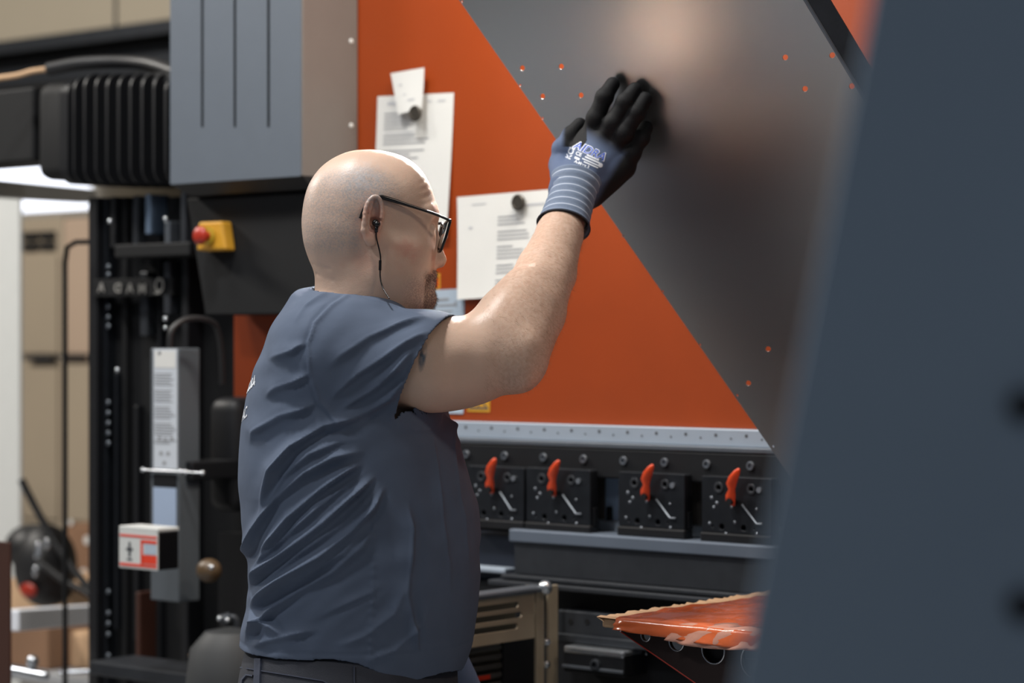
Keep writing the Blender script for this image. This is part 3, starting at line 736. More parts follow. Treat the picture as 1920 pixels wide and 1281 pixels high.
marks(o, pos, [(.14, .28, .045, .065), (.66, .72, .045, .055), (.8, .9, .045, .055), (.12, .5, .255, .262), (.6, .8, .70, .71), (.7, .74, .8, .82)], ink_l, 'printed_heading')
o, pos = sheetpaper('note_slip', 'small white slip pinned over the top edge of the printed sheet', [(742, 139), (805, 128), (803, 205), (758, 216)], .0155, paper_m, .004, seed=2)
marks(o, pos, [(.2, .3, .3, .34), (.45, .7, .7, .74), (.3, .4, .55, .58)], ink_l)
o, pos = sheetpaper('work_sheet', 'creased white sheet partly hidden by the raised arm', [(858, 370), (1046, 354), (1030, 552), (868, 562)], .0015, paper_m, .014, seed=3)
R = []
for i in range(20):
    v = .22+i*.036
    if i in (3, 7, 12, 16): continue
    R.append((.42, .42+r.uniform(.15, .36), v, v+.012))
marks(o, pos, R, ink)
marks(o, pos, [(.12, .16, .3, .32), (.7, .9, .12, .14), (.15, .3, .08, .09)], ink_l, 'printed_heading')
o, pos = sheetpaper('notice_sheet', 'pale blue-grey notice between the chin and the raised upper arm', [(800, 545), (872, 541), (870, 776), (800, 774)], .0015, paper_blue, .001, cat='notice', seed=4)
marks(o, pos, [(.2, .6, .07, .09), (.3, .8, .12, .135), (.2, .7, .17, .18), (.25, .5, .21, .22), (.75, .8, .1, .14), (.4, .8, .24, .25)], ink)
def magnet(px, py, label, off):
    a, z = mp(px, py, -off)
    t = thing('round_magnet', label, 'magnet', (a, -off, z))
    mb = B().lathe((a, -off, z), (0, -1, 0), [(0, .0155), (.002, .0165), (.006, .0165), (.008, .0145), (.008, .0115), (.0072, .011), (.0072, 0)], 28).build('magnet_body', magnet_m, t, smooth=True)
magnet(781, 213, 'round dark magnet holding the small slip and the printed sheet', .021)
magnet(974, 380, 'round dark magnet holding the creased sheet near the raised forearm', .008)
# warning stickers
def sticker(px, py, w, h, label, tri=True):
    a0, z0 = mp(px-w/2, py+h/2, 0); a1, z1 = mp(px+w/2, py-h/2, 0)
    o = B().box(a0, a1, -.0012, -.0002, z0, z1, .0003).build('warning_sticker', yellow, None); props(o, label, 'sticker')
    ac = (a0+a1)/2
    if tri:
        me = curve_mesh([[(a0+.003, z0+.006), (a1-.003, z0+.006), (ac, z1-.002)], [(a0+.009, z0+.0095), (ac, z1-.009), (a1-.009, z0+.0095)]], .0006, 0, lambda u, v, k: Vector((u, -.0016+k, v))); link(me, 'warning_triangle', ink_dark, o)
        me = text_mesh('!', .016, .0004, bold=.0006); me.transform(Matrix.Translation((ac, -.0018, z0+.013)) @ Matrix.Rotation(math.pi/2, 4, 'X')); link(me, 'exclamation_mark', ink_dark, o)
    else:
        B().box(a0+.004, a1-.004, -.0016, -.0012, z0+.004, z1-.008).build('symbol', lever_orange, o)
sticker(898, 756, 42, 32, 'yellow warning triangle sticker under the raised upper arm')
sticker(817, 528, 17, 30, 'small yellow sticker beside the mouth of the man', False)

# ================================================================== SLOTTED FRAME, SUPPORT TABLE
# frame whose visible face runs into the machine (normal = local +a)
cornA = ML(1043, 1200, 4.42)
af = cornA.x
def fz(px, py):   # point on plane a = af seen at the pixel
    y = sidey(af, px); Zw = OY-af*s40+y*c40
    return y, CAMZ-(py-640.5)/F*Zw
t = thing('slotted_cabinet', 'low machine cabinet with bronze slotted side plate, right of the belly', 'cabinet', (af-.1, fz(950, 1200)[0], 0))
yA = fz(860, 1200)[0]; yB = fz(1000, 1200)[0]
ztop = fz(940, 1122)[1]
def yz(px, py): return fz(px, py)
zt_ = fz(1000, 1112)[1]; zb2 = fz(1000, 1196)[1]
sl = [rrect(yA-.15, yB, zb2, zt_, .003)]
for py, pe in ((1131, 900+72), (1150, 978), (1170, 970)):
    zc = fz(1000, py-1)[1]; ye1 = fz(pe, py)[0]
    sl.append(rrect(yA-.08, ye1, zc-.0062, zc+.0062, .006, 4)[::-1])
me = curve_mesh(sl, .004, .0004, lambda u, v, k: Vector((af+k, u, v)))
link(me, 'slotted_plate', bronze, t)
b = B(); b.box(af-.03, af+.010, yA-.15, fz(1018, 1110)[0], zt_, zt_+.012, .005); b.build('top_cover', mid_steel, t)
b = B(); b.ball((af+.008, fz(1016, 1110)[0], zt_+.008), .014, 14, 10); b.build('cover_knob', bright_steel, t, smooth='all')
y1 = fz(1005, 0)[0]; y2 = fz(1045, 0)[0]
po = B().box(af-.004, af+.002, y1, y1+(y2-y1)*.35, .0, zt_+.01, .001).box(af-.04, af-.004, y1+(y2-y1)*.3, y1+(y2-y1)*.36, 0, zt_+.01).box(af-.004, af+.002, y1+(y2-y1)*.55, y2, 0, zt_+.01, .001).build('corner_post', bronze, t)
for py in (1204, 1246):
    yb_, zb_ = fz(1023, py); b = B(); b.lathe((af+.002, yb_, zb_), (1, 0, 0), [(0, .007), (.004, .007), (.006, .005), (.006, 0)], 14); b.build('bolt', bright_steel, t, smooth=True)
b = B()
for k in range(9):
    yv0, zv = fz(985, 1208+k*17)
    b.box(af-.03, af-.008, yA-.15, yv0-.02, zv-.0045, zv+.0045, .001)
b.box(af-.14, af-.05, yA-.2, y1, 0, zt_-.01)
b.build('louvre', M('louvre_steel', (78, 78, 76), .4, .5), t)
B().box(af-.012, af-.004, y1-.09, y1, 0, zb2).build('inner_post', black_paint, t)
yq, zq = fz(910, 1272); B().box(af-.007, af-.005, yq-.02, yq+.02, zq-.004, zq+.004).build('red_tag', red_pl, t)

# support table with protective film
Zt = 3.72
cz = P(1122, 1160, Zt).z
c0 = ML(1122, 1160, Zt)
Wt = 1.2; Dp = .55
tb_ = thing('sheet_support', 'sheet support arm topped with cardboard under torn orange protective film', 'support arm', (c0.x+.3, c0.y+.2, 0))
zt_ = c0.z
b = B(); b.box(c0.x+.02, c0.x+Wt, c0.y+.018, c0.y+.022, zt_-.012, zt_-.004)
tp = B(); tp.box(c0.x+.004, c0.x+Wt, c0.y+.004, c0.y+Dp, zt_-.014, zt_, .003); tp.build('table_top', cardboard, tb_)
# jagged cardboard edge on the left
bm = bmesh.new(); r = random.Random(9); top = []; bot = []
n = 60
for i in range(n+1):
    y = c0.y+Dp*i/n; x = c0.x-.002-(.004*r.random()); hgt = .004*r.random()
    top.append(bm.verts.new((x, y, zt_+.001+hgt))); bot.append(bm.verts.new((c0.x+.010, y, zt_-.004)))
inn = [bm.verts.new((c0.x+.035, c0.y+Dp*i/n, zt_+.0015)) for i in range(n+1)]
for i in range(n):
    bm.faces.new((top[i], top[i+1], inn[i+1], inn[i])); bm.faces.new((bot[i], bot[i+1], top[i+1], top[i]))
me = bpy.data.meshes.new('torn'); bm.to_mesh(me); bm.free(); link(me, 'torn_cardboard_edge', cardboard, tb_)
def filmsurf(name, mat, x0, x1, fy0, fy1, drop, seed, nx=70, ny=16, th=.0008):
    """wrinkled film lying on the top and folded over the front edge"""
    r = random.Random(seed); ph = [r.uniform(0, 6) for _ in range(8)]
    bm = bmesh.new(); G = []
    for i in range(nx+1):
        row = []; u = i/nx; x = x0+(x1-x0)*u
        ya = fy0(u); yb3 = fy1(u)
        for j in range(ny+1):
            v = j/ny; y = ya+(yb3-ya)*v
            w = .0022*(math.sin(60*y+ph[0]+8*u)+math.sin(34*x+40*y+ph[1])+.7*math.sin(90*x-30*y+ph[2]))
            row.append((x, y, zt_+.0032+abs(w)))
        dd = drop(u)
        fr = []
        for j in range(1, 9):
            v = j/8; w = .0035*v*(math.sin(50*x+ph[3])+math.sin(95*x+ph[4]+4*v))
            fr.append((x+.002*math.sin(9*v+ph[5]), c0.y-.003-.003*v-abs(w), zt_-dd*v))
        G.append([bm.verts.new(p) for p in (list(reversed(fr))+[(x, c0.y+.0, zt_+.003)]+row if ya < c0.y+.03 else row)])
    for i in range(nx):
        for j in range(min(len(G[i]), len(G[i+1]))-1): bm.faces.new((G[i][j], G[i+1][j], G[i+1][j+1], G[i][j+1]))
    me = bpy.data.meshes.new(name); bm.to_mesh(me); bm.free()
    o = link(me, name, mat, tb_, smooth='all'); md = o.modifiers.new('s', 'SOLIDIFY'); md.thickness = th; return o
filmsurf('orange_film', film, c0.x+.035, c0.x+Wt-.02, lambda u: c0.y+.01, lambda u: c0.y+.40+.13*min(1, u*9)+.006*math.sin(30*u), lambda u: .014+.013*min(1, u*4), 3)
filmsurf('clear_film', film_clear, c0.x+.14, c0.x+.75, lambda u: c0.y+.006, lambda u: c0.y+.028+.02*math.sin(9*u), lambda u: .022+.005*math.sin(14*u)+.008*min(1, u*2), 8)
# bracket plate with round holes below the front edge
yb4 = c0.y+.02
def bp_(px, py): return mp(px, py, yb4)
poly = [bp_(1150, 1176), bp_(1312, 1285), bp_(1420, 1370), bp_(1560, 1420), bp_(1560, 1200)]
poly[0] = (poly[0][0], zt_-.012); poly[-1] = (poly[-1][0], zt_-.012)
hl = []
for px, py, rr in ((1165, 1180, 9), (1213, 1192, 14), (1271, 1204, 19), (1340, 1219, 25), (1272, 1262, 14), (1420, 1240, 32)):
    a, z = bp_(px, py); k = 3.7/F
    if z+rr*k > zt_-.0125: rr = max(3, (zt_-.014-z)/k)
    if px == 1272: continue
    hl.append(circ(a, z, rr*k, 24)[::-1])
me = curve_mesh([poly]+hl, .006, .0004, lambda u, v, k: Vector((u, yb4+k, v)))
link(me, 'perforated_bracket', M('dark_brown_steel', (40, 28, 26), .5, .2), tb_)
b = B(); 
for (p, q) in ((poly[0], poly[1]), (poly[1], poly[2])):
    b.tube([(p[0], yb4-.003, p[1]), (q[0], yb4-.003, q[1])], .0012, smooth=False)
b.build('red_edge_trim', red_pl, tb_)
b = B()
for h in hl:
    ring = [Vector((u, yb4-.004, v)) for u, v in h]; b.tube(ring+[ring[0]], .0012, seg=6, smooth=False)
b.build('hole_rims', bright_steel, tb_, smooth=True)
B().box(c0.x+.07, c0.x+Wt-.1, yb4+.05, yb4+.08, zt_-.052, zt_-.015, .004).build('stiffener', alu, tb_)
B().box(poly[-1][0]-.25, poly[-1][0]-.19, yb4+.01, yb4+.07, 0, zt_-.014, .003).box(poly[-1][0]-.25, poly[-1][0]-.19, yb4+.4, yb4+.46, 0, zt_-.014, .003).build('support_leg', black_paint, tb_)

# ================================================================== THE SHEET
TS = math.radians(34); SL = .42
nh = Vector((-math.sin(TS), -math.cos(TS), 0)); su = Vector((math.cos(TS), -math.sin(TS), 0))
tv = (nh*SL+Vector((0, 0, 1))).normalized(); nv = (nh-Vector((0, 0, SL))).normalized()
S0 = P(1190, 200, 3.90)
def SHd(px, py):
    d = Vector(((px-960)/F, 1, -(py-640.5)/F)); o = Vector((0, 0, CAMZ))
    return (S0-o).dot(nv)/d.dot(nv)
def SP(px, py):
    w = P(px, py, SHd(px, py))-S0; return w.dot(su), w.dot(tv)
outer = [SP(*q) for q in ((756, -150), (1420, -150), (1510, 0), (1600, 150), (1708, 330), (1712, 985), (1545, 985))]
holes = []
k = 3.95/F
for x, y in ((979, 128), (1052, 125), (1017, 181), (1089, 179), (1472, 108), (1560, 104), (1509, 167), (1597, 162), (1403, 719), (1440, 655)):
    u, v = SP(x, y); holes.append(circ(u, v, 6.2*k, 14, 5.0*k, .6)[::-1])
for x, y in ((866, 3), (975, 160), (1017, 222), (1168, 443), (1242, 547), (1312, 647), (1382, 742), (1450, 838)):
    u, v = SP(x, y); holes.append(circ(u, v, 2.6*k, 10)[::-1])
fnS = lambda u, v, w: S0+su*u+tv*v-nv*(.0015-w)
me = curve_mesh([outer]+holes, .002, 0, fnS)
sht = link(me, 'sheet_metal_panel', sheet_m, None, frame=FW)
props(sht, 'large brushed sheet-metal panel with small holes, held by the gloved hand', 'sheet metal')
# folded flange on the right edge
p0 = outer[1]; p1 = outer[4]
A0 = S0+su*p0[0]+tv*p0[1]-nv*.0015; A1 = S0+su*p1[0]+tv*p1[1]-nv*.0015
ed = (A1-A0).normalized(); od = (ed.cross(nv)).normalized()
if od.dot(su) < 0: od = -od
fl = (od*.75-nv*.66).normalized()*.034; tk = nv*.0018
b = B(); b.hexa([A0, A1, A1+fl, A0+fl, A0+tk, A1+tk, A1+fl+tk, A0+fl+tk]); b.build('folded_flange', dark_steel, sht, frame=FW)
ridge = B(); ridge.tube([A0+tk, A1+tk], .0028, smooth=False); ridge.build('bend_line', mid_steel, sht, frame=FW)

# ================================================================== FOREGROUND PANEL
Zf = 1.18
t = thing('foreground_panel', 'large out-of-focus slate-blue steel panel filling the right foreground', 'panel', (P(1700, 0, Zf).x, Zf, 0), frame=FW)
e = lambda py: P(1636-(py)*(250/1281)*1.0, py, Zf)
zb_ = 0.0
top = P(0, -500, Zf).z
pyf = 640.5+CAMZ*F/Zf
pl = [(e(-500).x, top), (e(1281).x, e(1281).z), (e(1900).x, e(1900).z), (e(1900).x, 0), (e(0).x+.62, 0), (e(0).x+.62, top)]
me = curve_mesh([pl[::-1]], .004, .0005, lambda u, v, w: Vector((u, Zf+.003+w, v)))
link(me, 'panel_plate', panel_m, t, frame=FW)
for py in (760, 1135):
    c = P(1916, py, Zf); B().lathe(c, (0, -1, 0), [(0, .008), (.004, .008), (.006, .005), (.006, 0)], 18).build('bolt', black_paint, t, smooth=True, frame=FW)
#HUMAN#

# ================================================================== THE MAN : implicit surfaces
class Grid:
    def __init__(s, lo, hi, h):
        s.lo = np.array(lo, float); s.h = h; s.n = [int((b-a)/h)+2 for a, b in zip(lo, hi)]
        s.F = np.full(s.n, .08, np.float32)
    def sub(s, c, rad):
        c = np.array(c); r = np.array(rad) if np.ndim(rad) else np.full(3, rad)
        i0 = np.maximum(((c-r-s.lo)/s.h).astype(int), 0); i1 = np.minimum(((c+r-s.lo)/s.h).astype(int)+2, s.n)
        if (i1 <= i0).any(): return None
        sl = tuple(slice(a, b) for a, b in zip(i0, i1))
        X = [(s.lo[k]+s.h*np.arange(i0[k], i1[k])).astype(np.float32) for k in range(3)]
        return sl, X[0][:, None, None], X[1][None, :, None], X[2][None, None, :]
    def comb(s, sl, d, k, mode):
        f = s.F[sl]
        if mode == 'add':
            h = np.maximum(k-np.abs(f-d), 0)/max(k, 1e-6); s.F[sl] = np.minimum(f, d)-h*h*k*.25
        else:
            d = -d; h = np.maximum(k-np.abs(f-d), 0)/max(k, 1e-6); s.F[sl] = np.maximum(f, d)+h*h*k*.25
    def cap(s, a, b, ra, rb, k=.01, mode='add', sq=(1, 1, 1)):
        a = np.array(a, float); b = np.array(b, float); m = max(ra, rb)+k+.012
        r = s.sub((a+b)/2, np.abs(b-a)/2+m)
        if r is None: return
        sl, x, y, z = r; d = b-a; L = (d*d).sum()+1e-12
        t = np.clip(((x-a[0])*d[0]+(y-a[1])*d[1]+(z-a[2])*d[2])/L, 0, 1)
        dd = np.sqrt(((x-a[0]-t*d[0])/sq[0])**2+((y-a[1]-t*d[1])/sq[1])**2+((z-a[2]-t*d[2])/sq[2])**2)-(ra+(rb-ra)*t)
        s.comb(sl, dd, k, mode)
    def ell(s, c, R, axes=None, k=.01, mode='add'):
        c = np.array(c, float); R = np.array(R, float); m = R.max()+k+.012
        r = s.sub(c, m)
        if r is None: return
        sl, x, y, z = r; x = x-c[0]; y = y-c[1]; z = z-c[2]
        if axes is None: u, v, w = x, y, z
        else: u, v, w = [x*a[0]+y*a[1]+z*a[2] for a in axes]
        k0 = np.sqrt((u/R[0])**2+(v/R[1])**2+(w/R[2])**2); k1 = np.sqrt((u/R[0]**2)**2+(v/R[1]**2)**2+(w/R[2]**2)**2)+1e-9
        s.comb(sl, (k0*(k0-1)/k1).astype(np.float32), k, mode)
    def loft(s, zs, xl, xr, w, cy, k=.02, inset=0, p=2.3, yaw=0):
        # stack of rounded sections: at height z spans xl..xr and cy-w..cy+w
        zs = np.array(zs); o = np.argsort(zs); zs = zs[o]; xl = np.array(xl)[o]+inset; xr = np.array(xr)[o]-inset; w = np.array(w)[o]-inset; cy = np.broadcast_to(cy, zs.shape)
        cy = np.array(cy)[o] if np.ndim(cy) else cy
        lo = np.array([xl.min(), (cy-w).min(), zs.min()]); hi = np.array([xr.max(), (cy+w).max(), zs.max()])
        r = s.sub((lo+hi)/2, (hi-lo)/2+.03)
        sl, x, y, z = r; zz = z[0, 0]
        f = lambda a: smooth_interp(zz, zs, a)[None, None, :].astype(np.float32)
        L_, R_, W_, C_ = f(xl), f(xr), np.maximum(f(w), .004), f(cy*np.ones_like(zs))
        cx = (L_+R_)/2; rx = np.maximum((R_-L_)/2, .004)
        q = (np.abs((x-cx)/rx)**p+np.abs((y-C_)/W_)**p)**(1/p)
        gx = np.abs((x-cx)/rx); gy = np.abs((y-C_)/W_)
        rad = (rx*gx+W_*gy)/(gx+gy+1e-6)
        d = (q-1)*rad
        dz = np.maximum(zs.min()-z, z-zs.max())
        s.comb(sl, np.maximum(d, dz).astype(np.float32), k, 'add')
    def mesh(s):
        Fv = s.F; S = Fv < 0; n = S.shape
        c = np.zeros((n[0]-1, n[1]-1, n[2]-1), np.uint8)
        for i in (0, 1):
            for j in (0, 1):
                for k in (0, 1): c += S[i:n[0]-1+i, j:n[1]-1+j, k:n[2]-1+k]
        act = (c > 0) & (c < 8); ids = np.argwhere(act); idx = np.full(c.shape, -1, np.int32); idx[act] = np.arange(len(ids)); del c, act
        acc = np.zeros((len(ids), 3)); cnt = np.zeros(len(ids))
        g = lambda o: Fv[ids[:, 0]+o[0], ids[:, 1]+o[1], ids[:, 2]+o[2]]
        cv = {o: g(o) for o in [(i, j, k) for i in (0, 1) for j in (0, 1) for k in (0, 1)]}
        for ax in range(3):
            for o in cv:
                if o[ax]: continue
                o2 = list(o); o2[ax] = 1; f0, f1 = cv[o], cv[tuple(o2)]
                cr = (f0 < 0) != (f1 < 0); t = np.where(cr, f0/np.where(cr, f0-f1, 1), 0)
                p = np.array(o, float)[None, :].repeat(len(ids), 0); p[:, ax] += t
                acc += p*cr[:, None]; cnt += cr
        V = s.lo+s.h*(ids+acc/cnt[:, None])
        Q = []
        for ax in range(3):
            u, v = (ax+1) % 3, (ax+2) % 3
            A = S[tuple(slice(0, -1) if k == ax else slice(None) for k in range(3))]; Bq = S[tuple(slice(1, None) if k == ax else slice(None) for k in range(3))]
            e = np.argwhere(A != Bq); m = (e[:, u] > 0) & (e[:, v] > 0) & (e[:, u] < n[u]-1) & (e[:, v] < n[v]-1); e = e[m]
            s0 = A[tuple(e.T)]
            def ix(du, dv):
                q = e.copy(); q[:, u] -= du; q[:, v] -= dv; return idx[tuple(q.T)]
            quad = np.stack([ix(0, 0), ix(1, 0), ix(1, 1), ix(0, 1)], 1)
            quad[~s0] = quad[~s0][:, ::-1]; Q.append(quad)
        Q = np.concatenate(Q); Q = Q[(Q >= 0).all(1)]
        return V, Q
def smooth_interp(x, xs, ys):
    # monotone-ish cubic through the sections
    m = np.gradient(ys, xs); i = np.clip(np.searchsorted(xs, x)-1, 0, len(xs)-2); h = xs[i+1]-xs[i]; t = np.clip((x-xs[i])/h, 0, 1)
    return (2*t**3-3*t**2+1)*ys[i]+(t**3-2*t**2+t)*h*m[i]+(-2*t**3+3*t**2)*ys[i+1]+(t**3-t**2)*h*m[i+1]
def normals(V, Q):
    fn = np.cross(V[Q[:, 2]]-V[Q[:, 0]], V[Q[:, 3]]-V[Q[:, 1]]); N = np.zeros_like(V)
    for k in range(4): np.add.at(N, Q[:, k], fn)
    return N/(np.linalg.norm(N, axis=1)[:, None]+1e-12)
def relax(V, Q, it=2, lam=.5, mask=None):
    for _ in range(it):
        A = np.zeros_like(V); c = np.zeros(len(V))
        for k in range(4):
            a, b = Q[:, k], Q[:, (k+1) % 4]
            for d in range(3):
                A[:, d] += np.bincount(a, V[b, d], len(V))+np.bincount(b, V[a, d], len(V))
            c += np.bincount(a, minlength=len(V))+np.bincount(b, minlength=len(V))
        W_ = lam if mask is None else (lam*mask)[:, None]
        V = V+W_*(A/c[:, None]-V)
    return V
def project(V): return 960+F*V[:, 0]/V[:, 1], 640.5-F*(V[:, 2]-CAMZ)/V[:, 1]
def np_mesh(name, V, Q, mat, parent, attrs=None, label=None):
    me = bpy.data.meshes.new(name); me.vertices.add(len(V)); me.vertices.foreach_set('co', V.astype(np.float32).ravel())
    me.loops.add(len(Q)*4); me.loops.foreach_set('vertex_index', Q.astype(np.int32).ravel())
    me.polygons.add(len(Q)); me.polygons.foreach_set('loop_start', np.arange(0, len(Q)*4, 4, dtype=np.int32)); me.polygons.foreach_set('loop_total', np.full(len(Q), 4, np.int32))
    me.update(calc_edges=True); me.validate()
    for k, a in (attrs or {}).items():
        at = me.attributes.new(k, 'FLOAT', 'POINT'); at.data.foreach_set('value', a.astype(np.float32))
    return link(me, name, mat, parent, smooth='all', frame=FW, label=label)
def sstep(x, a, b):
    t = np.clip((x-a)/(b-a), 0, 1); return t*t*(3-2*t)
def pxw(l, Z): return [P(a, b, Z) for a, b in l]

# ---- head frame: f forward, u up, l towards the camera side, all in mm
HY = math.radians(13); HS = 1.03e-3
HC = P(697, 420, 3.60)
Fv = Vector((math.cos(HY), math.sin(HY), 0)); Lv = Vector((math.sin(HY), -math.cos(HY), 0)); Uv = Vector((0, 0, 1))
def H(f, u, l=0): return HC+(Fv*f+Uv*u+Lv*l)*HS
def pitch(a):   # axes (f,u,l) turned nose-down by a degrees
    a = math.radians(a); return [Fv*math.cos(a)-Uv*math.sin(a), Fv*math.sin(a)+Uv*math.cos(a), Lv]
def yawax(a, b=0):
    a = math.radians(a); f = Fv*math.cos(a)+Lv*math.sin(a); l = -Fv*math.sin(a)+Lv*math.cos(a); return [f, Uv, l]

def arm_ops(G, skin=True):
    sh = P(650, 672, 3.53); el = P(950, 672, 3.55)
    G.cap(sh, P(800, 684, 3.53), .068, .066, .02)
    G.cap(P(800, 683, 3.53), el, .066, .051, .02)
    G.ell(P(850, 702, 3.545), (.075, .05, .050), k=.03)      # triceps
    G.ell(P(850, 655, 3.53), (.08, .045, .044), k=.03)       # biceps
    G.cap(el, P(968, 680, 3.55), .048, .040, .02)
    G.ell(P(976, 688, 3.54), (.026, .028, .026), k=.03)    # elbow point
    G.cap(P(966, 655, 3.55), P(992, 582, 3.61), .054, .056, .012)
    G.cap(P(992, 582, 3.61), P(1024, 510, 3.69), .056, .047, .010)
    G.cap(P(1024, 510, 3.69), P(1049, 440, 3.77), .047, .038, .010)
    G.cap(P(1049, 440, 3.77), P(1063, 398, 3.82), .038, .0325, .008)
    G.ell(P(948, 606, 3.57), (.046, .042, .048), k=.03)
    G.cap(P(925, 618, 3.54), P(985, 540, 3.60), .034, .028, .03)   # brachioradialis
# ---- hand chains (pixel, offset in front of the sheet)
def HP(px, py, off): return P(px, py, SHd(px, py)-off)
WR = P(1070, 380, 3.83)
fingers = {
 'index': [(1104, 262, .075, .0165), (1117, 222, .066, .0150), (1133, 182, .046, .0138), (1149, 158, .019, .0122)],
 'middle': [(1130, 268, .078, .0165), (1150, 230, .070, .0152), (1172, 192, .048, .0140), (1190, 168, .019, .0124)],
 'ring': [(1150, 284, .078, .0160), (1170, 250, .070, .0150), (1193, 212, .046, .0138), (1209, 186, .019, .0125)],
 'pinky': [(1166, 314, .078, .0165), (1184, 287, .066, .0150), (1202, 259, .044, .0135), (1211, 240, .018, .0122)],
 'thumb': [(1052, 310, .105, .0185), (1054, 279, .090, .0160), (1070, 254, .066, .0140), (1087, 234, .048, .0120)]}
def hand_ops(G, dr=0, k=.006):
    for nme, ch in fingers.items():
        pts = [HP(a, b, o) for a, b, o, r in ch]; rs = [r-dr for *_, r in ch]
        base = P(1072, 362, 3.835) if nme != 'pinky' else P(1094, 366, 3.85)
        if nme == 'thumb': base = P(1064, 350, 3.83)
        G.cap(base, pts[0], .026-dr, (.021 if nme != 'thumb' else .021)-dr, .012)
        for i in range(3): G.cap(pts[i], pts[i+1], rs[i], rs[i+1], .004 if i else .006)
        for i in (1, 2): G.ell(pts[i], (rs[i]*1.02,)*3, k=.006)
    G.cap(P(1066, 398, 3.822), P(1074, 360, 3.84), .034-dr, .034-dr, .02)
    G.ell(HP(1112, 300, .088), (.040-dr, .020-dr, .046-dr), axes=[su, nv, tv], k=.015)
    G.cap(P(1108, 362, 3.87), HP(1164, 310, .080), .024-dr, .022-dr, .014)

man = thing('person', 'bald man in a slate-blue t-shirt and glasses, seen from the side, one gloved arm raised', 'person', P(650, 640, 3.6).to_2d().to_3d(), frame=FW)
BASE[man] = Vector((P(650, 640, 3.6).x, 3.6, 0)); man.matrix_world = Matrix.Translation(BASE[man])

TORSO = [ # py, xl, xr, halfwidth
 (536, 590, 690, .03), (544, 562, 712, .085), (552, 552, 735, .125), (566, 543, 755, .16), (585, 530, 772, .182), (612, 512, 792, .203), (650, 497, 806, .217), (700, 478, 820, .226),
 (770, 460, 838, .232), (860, 450, 864, .237), (960, 455, 889, .242), (1050, 469, 900, .242), (1120, 467, 898, .240), (1170, 458, 892, .238), (1215, 450, 884, .236), (1262, 446, 866, .232), (1310, 450, 850, .228)]
YT = 3.665
TORSO = [(a, b, c, d*(1-.09*min(1, max(0, (a-560)/200)))) for a, b, c, d in TORSO]
tz = [P(0, a, YT).z for a, *_ in TORSO]; txl = [P(b, 0, YT).x for _, b, _, _ in TORSO]; txr = [P(c, 0, YT).x for _, _, c, _ in TORSO]; tw = [d for *_, d in TORSO]

G = Grid((P(455, 0, 3.7).x, 3.38, .88), (P(1232, 0, 3.9).x, 3.99, 1.83), .0019)
# skull
G.ell(H(-11, 21), np.array((92, 90, 75))*HS, pitch(0), .01)
G.ell(H(30, 40), np.array((57, 57, 60))*HS, pitch(10), .03)
G.ell(H(-42, -24), np.array((57, 60, 62))*HS, pitch(0), .03)
G.ell(H(52, -2), np.array((42, 50, 56))*HS, pitch(10), .03)
for s in (1, -1):
    G.cap(H(86, 14, 10*s), H(76, 15, 42*s), .011, .010, .018)      # brow ridge
    G.ell(H(54, -30, 44*s), np.array((24, 17, 15))*HS, pitch(10), .02)   # cheek bone
    G.ell(H(46, -66, 34*s), np.array((34, 34, 26))*HS, pitch(10), .03)  # cheek
    G.cap(H(4, -76, 50*s), H(56, -112, 26*s), .016, .018, .03)       # jaw
    G.cap(H(12, -40, 56*s), H(4, -80, 50*s), .016, .017, .03)
    G.ell(H(26, -60, 46*s), np.array((36, 38, 22))*HS, pitch(0), .03)
    G.ell(H(94, -11, 31*s), np.array((15, 12, 17))*HS, pitch(10), .014, 'sub')   # eye socket
    G.ell(H(77, -11, 31*s), np.array((12.5, 12.5, 12.5))*HS, None, .003)   # eyeball under the lids
    G.cap(H(87, -5, 20*s), H(85, -6, 42*s), .0045, .0045, .004)    # upper lid
    G.cap(H(86, -17, 20*s), H(83, -17, 42*s), .004, .0045, .006)    # lower lid
G.ell(H(54, -52), np.array((40, 52, 40))*HS, pitch(8), .03)         # maxilla
G.ell(H(79, -84), np.array((17, 19, 26))*HS, None, .02)           # mouth mound
G.ell(H(74, -112), np.array((20, 20, 24))*HS, pitch(0), .022)        # chin
G.cap(H(60, -112), H(20, -92), .024, .030, .03)
# nose
G.cap(H(90, -6), H(97, -30), .0075, .0085, .010); G.cap(H(97, -30), H(103, -52), .0085, .0105, .008)
G.ell(H(103, -54), np.array((11.5, 10, 11))*HS, None, .006)
for s in (1, -1):
    G.ell(H(94, -58, 12*s), np.array((11, 8.5, 6.5))*HS, pitch(-10), .006)
    G.ell(H(95, -66, 6.5*s), np.array((6, 4, 3.2))*HS, None, .002, 'sub')
    G.cap(H(86, -54, 18*s), H(74, -86, 27*s), .003, .003, .008, 'sub')        # nasolabial fold
# lips
G.cap(H(93, -78, 0), H(83, -81, 20), .005, .003, .006); G.cap(H(93, -78, 0), H(83, -81, -20), .005, .003, .006)
G.cap(H(90, -90, 0), H(81, -87, 18), .0058, .003, .006); G.cap(H(90, -90, 0), H(81, -87, -18), .0058, .003, .006)
G.cap(H(101, -84, 8), H(82, -84, 26), .0015, .0012, .003, 'sub'); G.cap(H(101, -84, -8), H(82, -84, -26), .0015, .0012, .003, 'sub'); G.cap(H(101, -84, -8), H(101, -84, 8), .0015, .0015, .003, 'sub')
G.cap(H(100, -100, 12), H(100, -100, -12), .006, .006, .008, 'sub')
# crow's feet
for a in (-4, 4): G.cap(H(62, -8+a, 66), H(72, -9+a*.5, 60), .0012, .0012, .003, 'sub')
